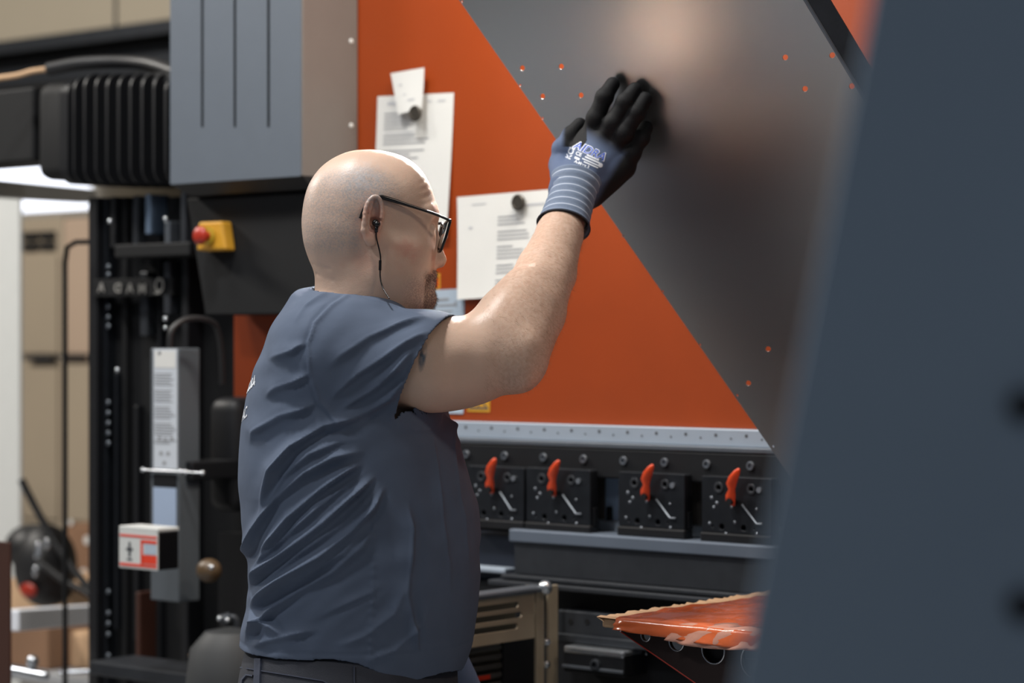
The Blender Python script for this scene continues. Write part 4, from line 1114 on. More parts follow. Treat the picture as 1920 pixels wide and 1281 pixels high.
# neck
G.cap(H(-16, -35), H(-16, -112), .060, .063, .03, sq=(1.04, 1, .9))
G.cap(H(-16, -112), H(-30, -185), .063, .080, .03)
G.ell(H(24, -98, 0), np.array((40, 30, 44))*HS, pitch(-14), .03)
G.cap(H(-64, -108, 34), H(-84, -100, -20), .0016, .0016, .005, 'sub')   # nape fold
G.cap(H(-52, -118, 46), H(-20, -140, 60), .0022, .0022, .007, 'sub')
# near ear
def ear(s):
    ax0 = yawax(-8*s)   # flares outwards at the back
    f_, _, l_ = ax0
    tl = math.radians(8)
    ea = [f_*math.cos(tl)+Uv*math.sin(tl)*-1, f_*math.sin(tl)+Uv*math.cos(tl), l_]
    l_ = ea[2]*s if s > 0 else ea[2]*s
    C = H(-12, 2, 80*s)
    E = lambda a, b, c=0: C+(ea[0]*a+ea[1]*b+(ea[2]*s)*c)*HS
    G.ell(E(0, 3, -1), np.array((15, 30, 5))*HS, ea, .004)
    G.ell(E(2, -24, -1), np.array((10, 14, 5))*HS, ea, .006)        # lobe
    G.ell(E(1, 6, 5), np.array((12, 26, 9))*HS, ea, .0015, 'sub')     # inside dish
    ring = [(13*math.cos(t)-1, 8+26*math.sin(t)) for t in np.linspace(math.radians(-8), math.radians(215), 14)]
    for i in range(13):
        G.cap(E(ring[i][0], ring[i][1], 3.5), E(ring[i+1][0], ring[i+1][1], 3.5), .0034, .0034, .0015)
    ring = [(-13, -6), (-12, -18), (-6, -30), (0, -36)]
    for i in range(3): G.cap(E(*ring[i], 1), E(*ring[i+1], 1), .0035, .004, .003)
    G.ell(E(1.5, -31, 0), np.array((8, 8.5, 5.5))*HS, ea, .003)
    pts = [(-5, 26), (-7, 12), (-7, -2), (-3, -13), (3, -17)]
    for i in range(4): G.cap(E(*pts[i], 1.5), E(*pts[i+1], 1.5), .0026, .0028, .0015)        # antihelix
    G.cap(E(11, -4, 2), E(9, -12, 3), .0038, .0036, .002)                # tragus
    G.ell(E(3, -4, 0), np.array((8, 10, 10))*HS, ea, .002, 'sub')           # concha
    return E
E1 = ear(1); ear(-1)
# body under the cloth
G.loft(tz[:-3], txl[:-3], txr[:-3], tw[:-3], YT, .02, inset=.03)
arm_ops(G)
hand_ops(G, dr=.004)
FSH, FEL, FWR = P(660, 690, 3.78), P(735, 1000, 3.84), P(850, 1275, 3.86)
G.cap(FSH, FEL, .058, .046, .02); G.cap(FEL, FWR, .044, .030, .02)
V, Q = G.mesh(); del G
V = relax(V, Q, 1, .5)
V = relax(V, Q, 14, .6, mask=(V[:, 0] > P(830, 0, 3.55).x).astype(float))
N = normals(V, Q)
# small skin creases and fat: gentle displacement
px, py = project(V)
hd = np.array(HC)
loc = V-hd; hf = (loc @ np.array(Fv))/HS; hu = (loc @ np.array(Uv))/HS; hl = (loc @ np.array(Lv))/HS
ishead = (hf**2+(hu+10)**2+hl**2) < 175**2
def wob(Vv, s, seed):
    r = np.random.RandomState(seed); o = np.zeros(len(Vv))
    for _ in range(7):
        d = r.normal(size=3); o += np.sin(Vv @ d*s+r.uniform(0, 6.28))
    return o/7
V = V+N*(.0007*wob(V, 38, 1)+.0004*wob(V, 95, 2))[:, None]
# cheek, mouth-corner and eye creases
def crease(pts, dep, wd):
    global V
    for i in range(len(pts)-1):
        a = np.array(H(*pts[i])); b_ = np.array(H(*pts[i+1])); ab = b_-a; t_ = np.clip(((V-a) @ ab)/(ab @ ab), 0, 1)[:, None]
        d_ = np.linalg.norm(V-a-t_*ab, axis=1); V = V-N*(dep*np.exp(-(d_/wd)**2))[:, None]
crease([(88, -56, 20), (80, -68, 30), (76, -82, 34), (74, -96, 32)], .0022, .0035)
crease([(80, -20, 44), (70, -28, 50), (60, -30, 58)], .0014, .003)
crease([(72, -4, 56), (60, 2, 64)], .0009, .0018); crease([(72, -9, 56), (58, -9, 66)], .0009, .0018); crease([(70, -14, 57), (58, -19, 66)], .0008, .0018)
crease([(6, -42, 76), (10, -70, 66), (30, -96, 54)], .0016, .006)
crease([(-88, -60, 10), (-70, -70, 44)], .0014, .003); crease([(-86, -76, 10), (-64, -86, 44)], .0014, .003)
# forehead furrows
fur = sstep(hf, 55, 75)*sstep(hu, 18, 30)*(1-sstep(hu, 60, 80))*ishead
V = V-N*(fur*.00022*np.sin((hu-hf*.35)*.55))[:, None]
# colour masks
hair = ishead*(hf < 60)*np.clip(1.2-((hf+22)/56)**2-((hu-48)/36)**2, 0, 1)
hair = np.maximum(hair, .72*ishead*sstep(-hf, 18, 40)*sstep(hu, -58, -30)*(1-sstep(hu, 62, 90)))
hair = np.maximum(hair, .6*ishead*(np.abs(hl) > 40)*sstep(-hf, -34, 6)*sstep(hu, 6, 26)*(1-sstep(hu, 60, 84)))
bald = sstep(hu, 78, 96)
hair = np.clip(hair*(1-bald), 0, 1)
beard = ishead*sstep(hf, 60, 78)*(1-sstep(hu, -80, -66))*sstep(hu, -145, -132)
beard = np.maximum(beard*1.0, .6*ishead*sstep(hf, 22, 64)*(1-sstep(hu, -96, -66)))
beard = np.maximum(beard, .8*ishead*sstep(hf, 80, 88)*(1-sstep(hu, -70, -66))*sstep(hu, -82, -78))
hair_sheen = ishead*np.exp(-((hf+24)/26)**2-((hu-62)/24)**2)  # painted sheen: paler patch where the cropped hair catches light
lips = ishead*sstep(hf, 84, 88)*np.exp(-((hu+84)/5.5)**2)*(np.abs(hl) < 20)
red = ishead*(.9*np.exp(-((hf+10)/13)**2-((hu-2)/24)**2)*(hl > 72)+np.exp(-((hf-40)/26)**2-((hu+44)/24)**2)*.8+np.exp(-((hf-98)/16)**2-((hu+54)/14)**2)+.7*np.exp(-((hf+16)/18)**2-((hu-0)/36)**2)*(np.abs(hl) > 70)+.5*np.exp(-((hf+30)/30)**2-((hu+56)/22)**2))
brow = ishead*np.exp(-((hf-88)/12)**2-((hu-14-.12*(np.abs(hl)-25))/4.5)**2)*(np.abs(hl) > 8)*(np.abs(hl) < 52)
tat = (V[:, 1] < 3.56)*np.clip(1.4-(((px-792)+(py-668)*.12)/7)**2-((py-668)/27)**2, 0, 1)*(1-.7*np.clip(1.3-((px-796)/4)**2-((py-655)/12)**2, 0, 1))
armh = sstep(px, 900, 960)*(~ishead)*1.0
skin = bpy.data.materials.new('skin'); skin.use_nodes = True
def attr_mat(m, base, layers, rough=.5, bump=(), sss=0, var=.0, vs=60, spec=.5):
    nt = m.node_tree; Nn = nt.nodes; L = nt.links; b = Nn['Principled BSDF']
    tc = Nn.new('ShaderNodeTexCoord')
    n = Nn.new('ShaderNodeTexNoise'); n.inputs['Scale'].default_value = vs; n.inputs['Detail'].default_value = 5; L.new(tc.outputs['Object'], n.inputs['Vector'])
    cc = srgb(base); mx = Nn.new('ShaderNodeMix'); mx.data_type = 'RGBA'; L.new(n.outputs[0], mx.inputs[0])
    mx.inputs[6].default_value = tuple(v*(1-var) for v in cc[:3])+(1,); mx.inputs[7].default_value = tuple(min(1, v*(1+var)) for v in cc[:3])+(1,)
    cur = mx.outputs[2]
    for nm, colr, amt, nsc, lo in layers:
        a = Nn.new('ShaderNodeAttribute'); a.attribute_name = nm
        fac = a.outputs['Fac']
        if nsc:
            nn = Nn.new('ShaderNodeTexNoise'); nn.inputs['Scale'].default_value = nsc; nn.inputs['Detail'].default_value = 3; L.new(tc.outputs['Object'], nn.inputs['Vector'])
            mr = Nn.new('ShaderNodeMapRange'); mr.inputs[1].default_value = .38; mr.inputs[2].default_value = .62; mr.inputs[3].default_value = lo; mr.inputs[4].default_value = 1
            L.new(nn.outputs[0], mr.inputs[0]); mu = Nn.new('ShaderNodeMath'); mu.operation = 'MULTIPLY'; L.new(fac, mu.inputs[0]); L.new(mr.outputs[0], mu.inputs[1]); fac = mu.outputs[0]
        mu = Nn.new('ShaderNodeMath'); mu.operation = 'MULTIPLY'; mu.inputs[1].default_value = amt; mu.use_clamp = True; L.new(fac, mu.inputs[0])
        m2 = Nn.new('ShaderNodeMix'); m2.data_type = 'RGBA'; L.new(mu.outputs[0], m2.inputs[0]); L.new(cur, m2.inputs[6]); m2.inputs[7].default_value = srgb(colr); cur = m2.outputs[2]
    L.new(cur, b.inputs['Base Color']); b.inputs['Roughness'].default_value = rough; b.inputs['Specular IOR Level'].default_value = spec
    if sss: b.inputs['Subsurface Weight'].default_value = sss; b.inputs['Subsurface Radius'].default_value = (1, .35, .2); b.inputs['Subsurface Scale'].default_value = .006
    prev = None
    for sc_, st, ds in bump:
        n2 = Nn.new('ShaderNodeTexNoise'); n2.inputs['Scale'].default_value = sc_; n2.inputs['Detail'].default_value = 3; L.new(tc.outputs['Object'], n2.inputs['Vector'])
        bp = Nn.new('ShaderNodeBump'); bp.inputs['Strength'].default_value = st; bp.inputs['Distance'].default_value = ds; L.new(n2.outputs[0], bp.inputs['Height'])
        if prev: L.new(prev, bp.inputs['Normal'])
        prev = bp.outputs[0]
    if prev: L.new(prev, b.inputs['Normal'])
attr_mat(skin, (206, 176, 156), [('red', (196, 118, 100), .6, 45, .25), ('hair', (148, 148, 150), .78, 330, .25), ('hair_sheen', (184, 190, 198), .62, 90, .3), ('armhair', (176, 136, 112), .35, 160, 0), ('beard', (88, 72, 66), .85, 420, .25), ('brow', (120, 92, 76), .7, 300, .2), ('lips', (176, 104, 96), .6, 0, 0), ('tattoo', (62, 80, 98), 1, 120, .7)],
         rough=.40, bump=((700, .35, .0008), (140, .3, .001)), sss=.12, var=.12, vs=22)
body = np_mesh('body', V, Q, skin, man, dict(hair_sheen=hair_sheen, red=np.clip(red, 0, 1), hair=hair, beard=np.clip(beard, 0, 1), lips=lips, brow=np.clip(brow, 0, 1), tattoo=np.clip(tat, 0, 1), armhair=armh))
skinV = V
# eyes
for s in (1, -1):
    b = B(); b.ball(H(79.5, -12, 31*s), .0122, 20, 14); ey = b.build('eye', eye_w, man, smooth='all', frame=FW)
    d = (Fv*.85-Uv*.5).normalized(); B().ball(H(79.5, -12, 31*s)+d*.0068, .0066, 14, 10).build('iris', iris_m, ey, smooth='all', frame=FW)
# goatee, short bristles: fine curved hairs as one beard
hb = np.where((beard > .75) & (hf > 62))[0]; hb = hb[rng.permutation(len(hb))[:2600]]
def hairs(ids, ln, rad, name, mat, dirf, parent=body):
    vs, fs = [], []
    for i in ids:
        p = V[i]; n_ = N[i]; d = dirf(p, n_)+rng.normal(size=3)*.35; d /= np.linalg.norm(d); L_ = ln*rng.uniform(.5, 1.3)
        s1 = np.cross(d, [.3, .5, .8]); s1 /= np.linalg.norm(s1); s2 = np.cross(d, s1); b0 = len(vs)
        for k in range(3): vs.append(p+rad*(s1*math.cos(2.09*k)+s2*math.sin(2.09*k)))
        vs.append(p+d*L_+np.array([0, 0, -.15*L_]))
        fs += [(b0, b0+1, b0+3), (b0+1, b0+2, b0+3), (b0+2, b0, b0+3)]
    me = bpy.data.meshes.new(name); me.from_pydata([tuple(v) for v in vs], [], fs); return link(me, name, mat, parent, frame=FW)
beard_m = M('beard_hair', (104, 90, 82), .6); 
hairs(hb, .0055, .00016, 'goatee', beard_m, lambda p, n_: n_*.8+np.array([.1, 0, -.6]))
ah = np.where((px > 905) & (py > 415) & (py < 740) & (N[:, 1] < .4))[0]; ah = ah[rng.permutation(len(ah))[:2600]]
arm_hair_m = M('arm_hair', (150, 122, 98), .6)
hairs(ah, .0085, .00009, 'arm_hair', arm_hair_m, lambda p, n_: n_*.35+np.array([.5, 0, -.5]))
# ---- glasses
gl = thing('glasses_root', '', 'x', (0, 0, 0), frame=FW); bpy.data.objects.remove(gl)
fr = []
g = B(); R_ = .0023
T = lambda f, u, l: H(f, u, l)
for s in (1, -1):
    top_o, top_i, bot_i, bot_o = T(106, 3, 68*s), T(110, 2, 12*s), T(99, -38, 16*s), T(94, -42, 58*s)
    g.tube([T(106, 3, 68*s), T(107, 2.5, 66*s), T(100, -22, 67*s), T(95, -38, 62*s), T(94, -42, 54*s), T(97, -42, 28*s), T(99, -37, 17*s), T(105, -18, 12*s), T(110, 1, 12*s), T(111, 3, 16*s), T(109, 4, 45*s), T(106, 3, 68*s)], R_, smooth=False)
    g.ball(T(106, 3, 68*s), .0028, 10, 8)
g.tube([T(109, -3, 12), T(111, 0, 0), T(109, -3, -12)], .0016)
rim = g.build('glasses_frame', plastic_black, man, smooth=True, frame=FW)
for s in (1, -1):
    b = B(); b.tube([T(106, 3, 69*s), T(80, 13, 72*s), T(40, 25, 76*s), T(12, 33, 78*s), T(-4, 35, 79*s), T(-22, 22, 77*s), T(-30, 4, 76*s)], lambda t: .0022+.0014*math.exp(-((t-.52)/.18)**2), smooth=True)
    for v in b.bm.verts: pass
    b.build('temple_arm', plastic_black, rim, smooth=True, frame=FW)
    a_ = [T(105, 1, 65*s), T(109, 0, 14*s), T(99, -35, 18*s), T(95, -39, 56*s)]
    bm = bmesh.new(); q = [bm.verts.new(p) for p in a_]+[bm.verts.new(p-Fv*.0012) for p in a_]
    for f in ((0, 1, 2, 3), (7, 6, 5, 4), (0, 4, 5, 1), (1, 5, 6, 2), (2, 6, 7, 3), (3, 7, 4, 0)): bm.faces.new([q[i] for i in f])
    me = bpy.data.meshes.new('lens'); bm.to_mesh(me); bm.free(); link(me, 'lens', lens_m, rim, frame=FW)
    B().ball(T(96, -22, 10*s), .0035, 8, 6, (.5, .5, 1)).build('nose_pad', plastic_black, rim, smooth='all', frame=FW)
# ---- earphone and cable
eo = E1(4, -4, 3)
b = B(); b.ball(eo, .0055, 14, 10); b.ball(E1(5, -6, 8), .0048, 14, 10); b.cyl(E1(5, -8, 6), E1(6, -18, 6), .0026); ep = b.build('earphone', plastic_black, man, smooth='all', frame=FW)
Zc = E1(6, -18, 6).y
b = B(); b.tube([E1(6, -17, 6), P(706, 447, Zc), P(713, 478, Zc+.003), P(713, 500, Zc+.004), P(713, 520, Zc+.004), P(718, 540, Zc-.002), P(730, 560, Zc-.02)], .0011)
b.cyl(P(713, 488, Zc+.003), P(712.5, 507, Zc+.003), .0021); b.build('earphone_cable', plastic_black, ep, smooth=True, frame=FW)

# ---- glove
G = Grid((P(1005, 0, 3.8).x, 3.68, P(0, 460, 3.8).z), (P(1245, 0, 3.95).x, 4.0, P(0, 120, 3.95).z), .0014)
hand_ops(G)
V, Q = G.mesh(); del G
V = relax(V, Q, 2, .5); N = normals(V, Q); px, py = project(V)
# wrinkles at the knuckles
for nme, ch in fingers.items():
    for a, bb, o, r in ch[1:3]:
        c = np.array(HP(a, bb, o)); d = np.linalg.norm(V-c, axis=1); ax = np.array((HP(*ch[3][:3])-HP(*ch[0][:3])).normalized())
        V = V+N*(np.exp(-(d/.014)**2)*.0006*np.sin(((V-c) @ ax)*1500))[:, None]
wr = np.exp(-(((px-1085)/50)**2+((py-352)/22)**2)); V = V+N*(wr*.0014*np.sin(px*.09+py*.24))[:, None]
V = V+N*(.0006*wob(V, 90, 5))[:, None]
# black dip coating: everything but the back of the hand near the wrist
ln = (px-1083)*(300-251)-(py-251)*(1160-1083)   # >0 right/up of the line
ln2 = (px-1160)*(372-300)-(py-300)*(1118-1160)
coat = np.maximum(sstep(ln/91, -6, 26), sstep(ln2/83, -10, 10))
coat = np.maximum(coat, (py < 282)*(px < 1100)*sstep(px-py*.0, 1050, 1062)*(px+py*.55 < 1245)*1.0*(py < 275))
coat = np.maximum(coat, sstep(N[:, 1], .25, .5))
glove_m = bpy.data.materials.new('glove_knit'); glove_m.use_nodes = True
attr_mat(glove_m, (84, 98, 126), [('coat', (9, 9, 12), 1, 0, 0)], rough=.7, spec=.3, bump=((1400, .5, .0006),), var=.08, vs=40)
V = relax(V, Q, 1, .4)
glove = np_mesh('glove', V, Q, glove_m, man, dict(coat=coat), label='blue-grey work glove with black coated fingers')
gbv = BVHTree.FromPolygons([tuple(v) for v in V], [tuple(int(i) for i in q) for q in Q])
# cuff with knitted stripes
A_ = P(1057, 424, 3.785); B_ = P(1080, 338, 3.842); dC = (B_-A_)
vs = []; prof = []; nst = 40
b = B(); prev = None; q = dC.normalized().to_track_quat('Z', 'Y'); seg = 48
for i in range(nst+1):
    t_ = i/nst; p = A_+dC*t_; r = .0425-.004*math.sin(min(1, t_*1.4)*math.pi/2)+.0024*math.exp(-(t_/.06)**2)+.0006*math.cos(t_*44) + .0035*sstep(np.array(t_), .7, 1)
    ring = [b.bm.verts.new(p+q @ Vector(((r+.0008*math.sin(3*k*2*math.pi/seg+5*t_))*math.cos(2*math.pi*k/seg), (r*.93)*math.sin(2*math.pi*k/seg), 0))) for k in range(seg)]
    if prev:
        for k in range(seg):
            f = b.bm.faces.new((prev[k], prev[(k+1) % seg], ring[(k+1) % seg], ring[k])); f.material_index = 2 if t_ < .045 else (1 if (t_*6.6) % 1 < .22 and t_ > .1 else 0)
    prev = ring
bmesh.ops.recalc_face_normals(b.bm, faces=b.bm.faces)
me = bpy.data.meshes.new('cuff'); b.bm.to_mesh(me); b.bm.free()
cf = link(me, 'cuff', [cuff_m, cuff_l, cuff_d], glove, frame=FW, smooth='all', label='grey-blue ribbed knitted cuff'); md = cf.modifiers.new('s', 'SOLIDIFY'); md.thickness = .0022
# print on the back of the glove, pressed onto its surface
def press(me, org, right, up, cast, bvh, lift=.0006, sub=True):
    if sub:
        bm = bmesh.new(); bm.from_mesh(me); bmesh.ops.triangulate(bm, faces=bm.faces)
        for _ in range(3):
            le = [e for e in bm.edges if e.calc_length() > .0022]
            if not le: break
            bmesh.ops.subdivide_edges(bm, edges=le, cuts=1); bmesh.ops.triangulate(bm, faces=[f for f in bm.faces if len(f.verts) > 3])
        bm.to_mesh(me); bm.free()
    for v in me.vertices:
        p = org+right*v.co.x+up*v.co.y-cast*.2
        h = bvh.ray_cast(p, cast, .6)
        if h[0] is not None: v.co = h[0]-cast*(lift+v.co.z)
        else: v.co = org+right*v.co.x+up*v.co.y
ang = math.radians(-27); cr, sr = math.cos(ang), math.sin(ang)
def gprint(txt, px, py, size, mat, name='print', rot=-27, shear=0, bold=0, lift=.0008, sx=1):
    a = math.radians(rot); D = SHd(px, py)-.1
    o = P(px, py, D); me = text_mesh(txt, size, .0002, shear, bold)
    me.transform(Matrix.Diagonal((sx, 1, 1, 1)))
    press(me, o, Vector((math.cos(a), 0, math.sin(a))), Vector((-math.sin(a), 0, math.cos(a))), Vector(((px-960)/F, 1, -(py-640.5)/F)).normalized(), gbv, lift)
    link(me, name, mat, glove, frame=FW)
gprint('AIDRA', 1105, 283, .0195, print_w, 'glove_lettering', -24, .25, .0009, .0008, 1.0)
gprint('AIDRA', 1105, 283, .0188, print_b, 'glove_lettering', -24, .25, .0000, .0013, 1.0)
gprint('KCL', 1070, 286, .0125, print_w, 'glove_lettering', 66, 0, .0004)
gprint('CE', 1085, 289, .0085, print_w, 'glove_mark', -24, 0, .0003)
gprint('A-Meet 3', 1091, 308, .0068, print_w, 'glove_mark', -24, 0, .0003)
def gshape(poly, px, py, rot, mat, name):
    a = math.radians(rot); D = SHd(px, py)-.1; o = P(px, py, D)
    me = curve_mesh([poly], .0002, 0)
    press(me, o, Vector((math.cos(a), 0, math.sin(a))), Vector((-math.sin(a), 0, math.cos(a))), Vector(((px-960)/F, 1, -(py-640.5)/F)).normalized(), gbv, .0006)
    link(me, name, mat, glove, frame=FW)
for dx, dy, w_, h_ in ((0, .0055, .022, .0028), (.001, .0015, .027, .0028), (0, -.003, .031, .0022), (.002, -.0068, .026, .0022)):
    gshape(rrect(dx-w_/2, dx+w_/2, dy-h_/2, dy+h_/2, .0004, 2), 1109, 301, -24, print_w, 'glove_mark')
gshape(circ(0, 0, .0038, 16), 1126, 310, -24, print_w, 'glove_mark')
gshape(rrect(-.0045, .0045, -.002, .002, .0005, 2), 1082, 297, -24, print_w, 'glove_mark')
# far glove
fg = Grid((P(790, 0, 3.8).x, 3.76, P(0, 1345, 3.8).z), (P(945, 0, 3.95).x, 3.98, P(0, 1160, 3.95).z), .003)
fw = P(850, 1275, 3.86); fg.cap(fw+(FEL-FWR)*.22, fw, .038, .037, .01); fg.cap(fw-Vector((.012, 0, -.02)), fw+Vector((.02, 0, -.03)), .036, .034, .01)
for i in range(4):
    a = fw+Vector((.03, -.033+.022*i, -.045)); fg.cap(fw+Vector((.01, -.02+.012*i, -.02)), a, .018, .013, .01); fg.cap(a, a+Vector((.012, 0, -.028)), .0125, .011, .004)
fg.cap(fw+Vector((.01, -.03, -.02)), fw+Vector((.02, -.062, -.035)), .015, .012, .006)
V, Q = fg.mesh(); V = relax(V, Q, 1)
fgl = np_mesh('glove', V, Q, glove_m, man, dict(coat=np.clip((P(0, 1290, 3.86).z-V[:, 2])*60, 0, 1)), label='second glove, almost hidden below the belly')

# ---- shirt
def shirt_ops(G):
    G.loft(tz, txl, txr, tw, YT, .02)
    G.cap(P(628, 668, 3.535), P(800, 686, 3.52), .088, .080, .03)
    G.cap(P(800, 686, 3.52), P(850, 692, 3.525), .080, .078, .02)
    G.cap(P(700, 610, 3.56), P(612, 592, 3.60), .036, .034, .04)
    G.ell(P(755, 735, 3.52), (.062, .060, .046), k=.03)
    G.cap(FSH, P(720, 860, 3.83), .080, .072, .03)
G = Grid((P(425, 0, 3.7).x, 3.36, P(0, 1268, 3.62).z-.02), (P(900, 0, 3.4).x+.02, 3.93, P(0, 520, 3.4).z+.03), .0030)
shirt_ops(G)
base = G.F.copy()
cut = np.full(base.shape, -.08, np.float32)
# openings: sleeve mouth (plane), neck, bottom hem
nx, ny, nz = G.n
X = (G.lo[0]+G.h*np.arange(nx))[:, None, None].astype(np.float32); Y = (G.lo[1]+G.h*np.arange(ny))[None, :, None].astype(np.float32); Z = (G.lo[2]+G.h*np.arange(nz))[None, None, :].astype(np.float32)
hA = P(847, 598, 3.515); hB = P(750, 794, 3.50)
hM = P(783, 668, 3.435)
hn = (hB-hA).cross(hM-hA).normalized(); hn = hn if hn.x > 0 else -hn
pl = (X-hA.x)*hn.x+(Y-hA.y)*hn.y+(Z-hA.z)*hn.z
reg = (Y < 3.80) & (Z > P(0, 800, 3.6).z) & (X > P(700, 0, 3.6).x)
# torso alone (so the chest is not cut by the sleeve plane)
G2 = Grid(G.lo, G.lo+np.array([nx-2, ny-2, nz-2])*G.h+1e-6, G.h); G2.n = [nx, ny, nz]; G2.F = np.full((nx, ny, nz), .08, np.float32)
G2.loft(tz, txl, txr, tw, YT, .001)
cutS = np.where(reg & (G2.F > .004), pl, -.08)
cut = np.maximum(cut, cutS)
del G2
nk0 = np.array(H(-16, -100)); nk1 = np.array(H(-24, -150)); nd = (nk1-nk0)/np.linalg.norm(nk1-nk0)
t3 = (X-nk0[0])*nd[0]+(Y-nk0[1])*nd[1]+(Z-nk0[2])*nd[2]
dn = np.sqrt(((X-nk0[0]-t3*nd[0])/1.02)**2+((Y-nk0[1]-t3*nd[1]))**2+(Z-nk0[2]-t3*nd[2])**2)
cut = np.maximum(cut, np.where(Z > P(0, 620, 3.6).z, -(dn-.0700), -.08))
hz = P(0, 1240, 3.5).z
hem = hz-.008*np.sin(9*X+2)-.004*np.sin(31*X+20*Y)-.020*sstep(X, P(640, 0, 3.5).x, P(780, 0, 3.5).x)
cut = np.maximum(cut, hem-Z).astype(np.float32)
G.F = np.maximum(base, cut); V, Q = G.mesh()
cc = V[Q].mean(1)
def samp(A, p):
    q = (p-G.lo)/G.h; i = np.clip(np.floor(q).astype(int), 0, np.array(A.shape)-2); f = q-i; o = 0
    for a in (0, 1):
        for b_ in (0, 1):
            for c_ in (0, 1):
                o = o+A[i[:, 0]+a, i[:, 1]+b_, i[:, 2]+c_]*(f[:, 0] if a else 1-f[:, 0])*(f[:, 1] if b_ else 1-f[:, 1])*(f[:, 2] if c_ else 1-f[:, 2])
    return o
keep = samp(base, cc) >= samp(cut, cc)-1e-4
Q = Q[keep]; us = np.unique(Q); rm = np.full(len(V), -1); rm[us] = np.arange(len(us)); V = V[us]; Q = rm[Q]
del base, cut, cutS, dn, t3, pl, G
V = relax(V, Q, 2, .5); N = normals(V, Q); px, py = project(V)
near = sstep(3.74-V[:, 1], 0, .06)
outer_ = np.ones(len(V))
ctr = np.stack([np.interp(V[:, 2], tz[::-1], ((np.array(txl)+np.array(txr))/2)[::-1]), np.full(len(V), YT), V[:, 2]], 1)
# direction used for moving both faces of the cloth alike: the outward one
rad = N
def pdist(poly):
    best = np.full(len(V), 1e9); sd = np.zeros(len(V)); par = np.zeros(len(V)); acc = 0
    tot = sum(math.dist(poly[i], poly[i+1]) for i in range(len(poly)-1))
    for i in range(len(poly)-1):
        ax, ay = poly[i]; bx_, by_ = poly[i+1]; dx, dy = bx_-ax, by_-ay; L_ = math.hypot(dx, dy)
        t = np.clip(((px-ax)*dx+(py-ay)*dy)/L_**2, 0, 1); qx, qy = px-ax-t*dx, py-ay-t*dy; d = np.hypot(qx, qy)
        m = d < best; best = np.where(m, d, best); s_ = np.sign(qx*dy-qy*dx)*-1
        sd = np.where(m, d*s_, sd); par = np.where(m, (acc+t*L_)/tot, par); acc += L_
    return best, sd, par
def cs(l): return [(430+x/1.684, 520+y/1.684) for x, y in l]
disp = np.zeros(len(V))
FOLDS = [ # polyline (shirt crop coordinates), height mm, width px, fade-in, fade-out
 ([(430, 440), (300, 470), (200, 535), (140, 610), (112, 700), (100, 790)], 9, 15, .1, .25),
 ([(445, 545), (330, 570), (240, 620), (150, 700), (90, 790), (55, 860), (48, 940)], 8, 13, .15, .2),
 ([(430, 578), (370, 615), (280, 680), (190, 760), (125, 850), (105, 905)], 9, 13, .12, .2),
 ([(465, 622), (400, 685), (300, 775), (190, 860), (100, 930), (62, 990)], 11, 13, .1, .15),
 ([(492, 652), (455, 730), (390, 800), (290, 880), (170, 955), (90, 1020), (55, 1060)], 11, 14, .1, .15),
 ([(470, 760), (420, 850), (330, 930), (230, 985), (140, 1050), (70, 1120), (40, 1165)], 7, 13, .2, .15),
 ([(60, 1040), (85, 1085), (130, 1100), (170, 1130)], 6, 10, .2, .2),
 ([(300, 1110), (200, 1130), (120, 1150), (60, 1170)], 4, 12, .3, .2),
 ([(560, 700), (575, 800), (570, 900), (560, 1000), (580, 1100), (600, 1200)], 6, 12, .15, .2),
 ([(690, 430), (705, 560), (720, 700), (745, 850), (760, 960)], 5, 9, .05, .3),
 ([(675, 425), (725, 540), (765, 680), (785, 800), (788, 900)], 5, 8, .05, .3),
 ([(640, 480), (655, 620), (670, 760), (690, 900), (700, 1040)], 4, 11, .2, .3),
 ([(420, 1210), (520, 1180), (600, 1100), (640, 1040)], 4, 13, .2, .3),
 ([(330, 1170), (430, 1130), (520, 1060), (560, 960)], 4, 14, .2, .3),
 ([(425, 510), (350, 520), (255, 560), (170, 630), (118, 730)], 5, 10, .2, .2),
 ([(450, 600), (380, 650), (280, 730), (180, 820), (110, 890), (70, 950)], 5, 9, .15, .2),
 ([(478, 640), (425, 715), (340, 790), (230, 870), (130, 950), (75, 1000)], 5, 9, .15, .2),
 ([(470, 700), (430, 790), (360, 870), (260, 930), (160, 1000), (90, 1050)], 5, 9, .15, .2),
 ([(500, 960), (440, 1000), (350, 1040), (250, 1090)], 3, 10, .2, .3),
 # sleeve
 ([(640, 165), (560, 210), (480, 260), (400, 310), (340, 365), (310, 400)], 6, 11, .1, .3),
 ([(590, 215), (530, 290), (460, 350), (380, 400), (340, 430)], 6, 11, .1, .3),
 ([(640, 120), (540, 150), (440, 190), (350, 250), (300, 300)], 4, 12, .15, .3),
 ([(570, 310), (510, 380), (430, 430), (370, 450)], 5, 11, .1, .3),
 ([(400, 60), (480, 80), (560, 110), (640, 130)], 2.5, 10, .2, .3),
 # upper back
 ([(250, 200), (200, 235), (150, 250), (120, 262)], 4, 11, .2, .3),
 ([(265, 300), (210, 330), (150, 350), (105, 385)], 4, 12, .2, .3),
 ([(285, 390), (230, 420), (160, 440), (80, 490), (60, 540)], 5, 13, .2, .3),
 ([(330, 40), (290, 60), (240, 90), (200, 150)], 2.5, 11, .2, .3)]
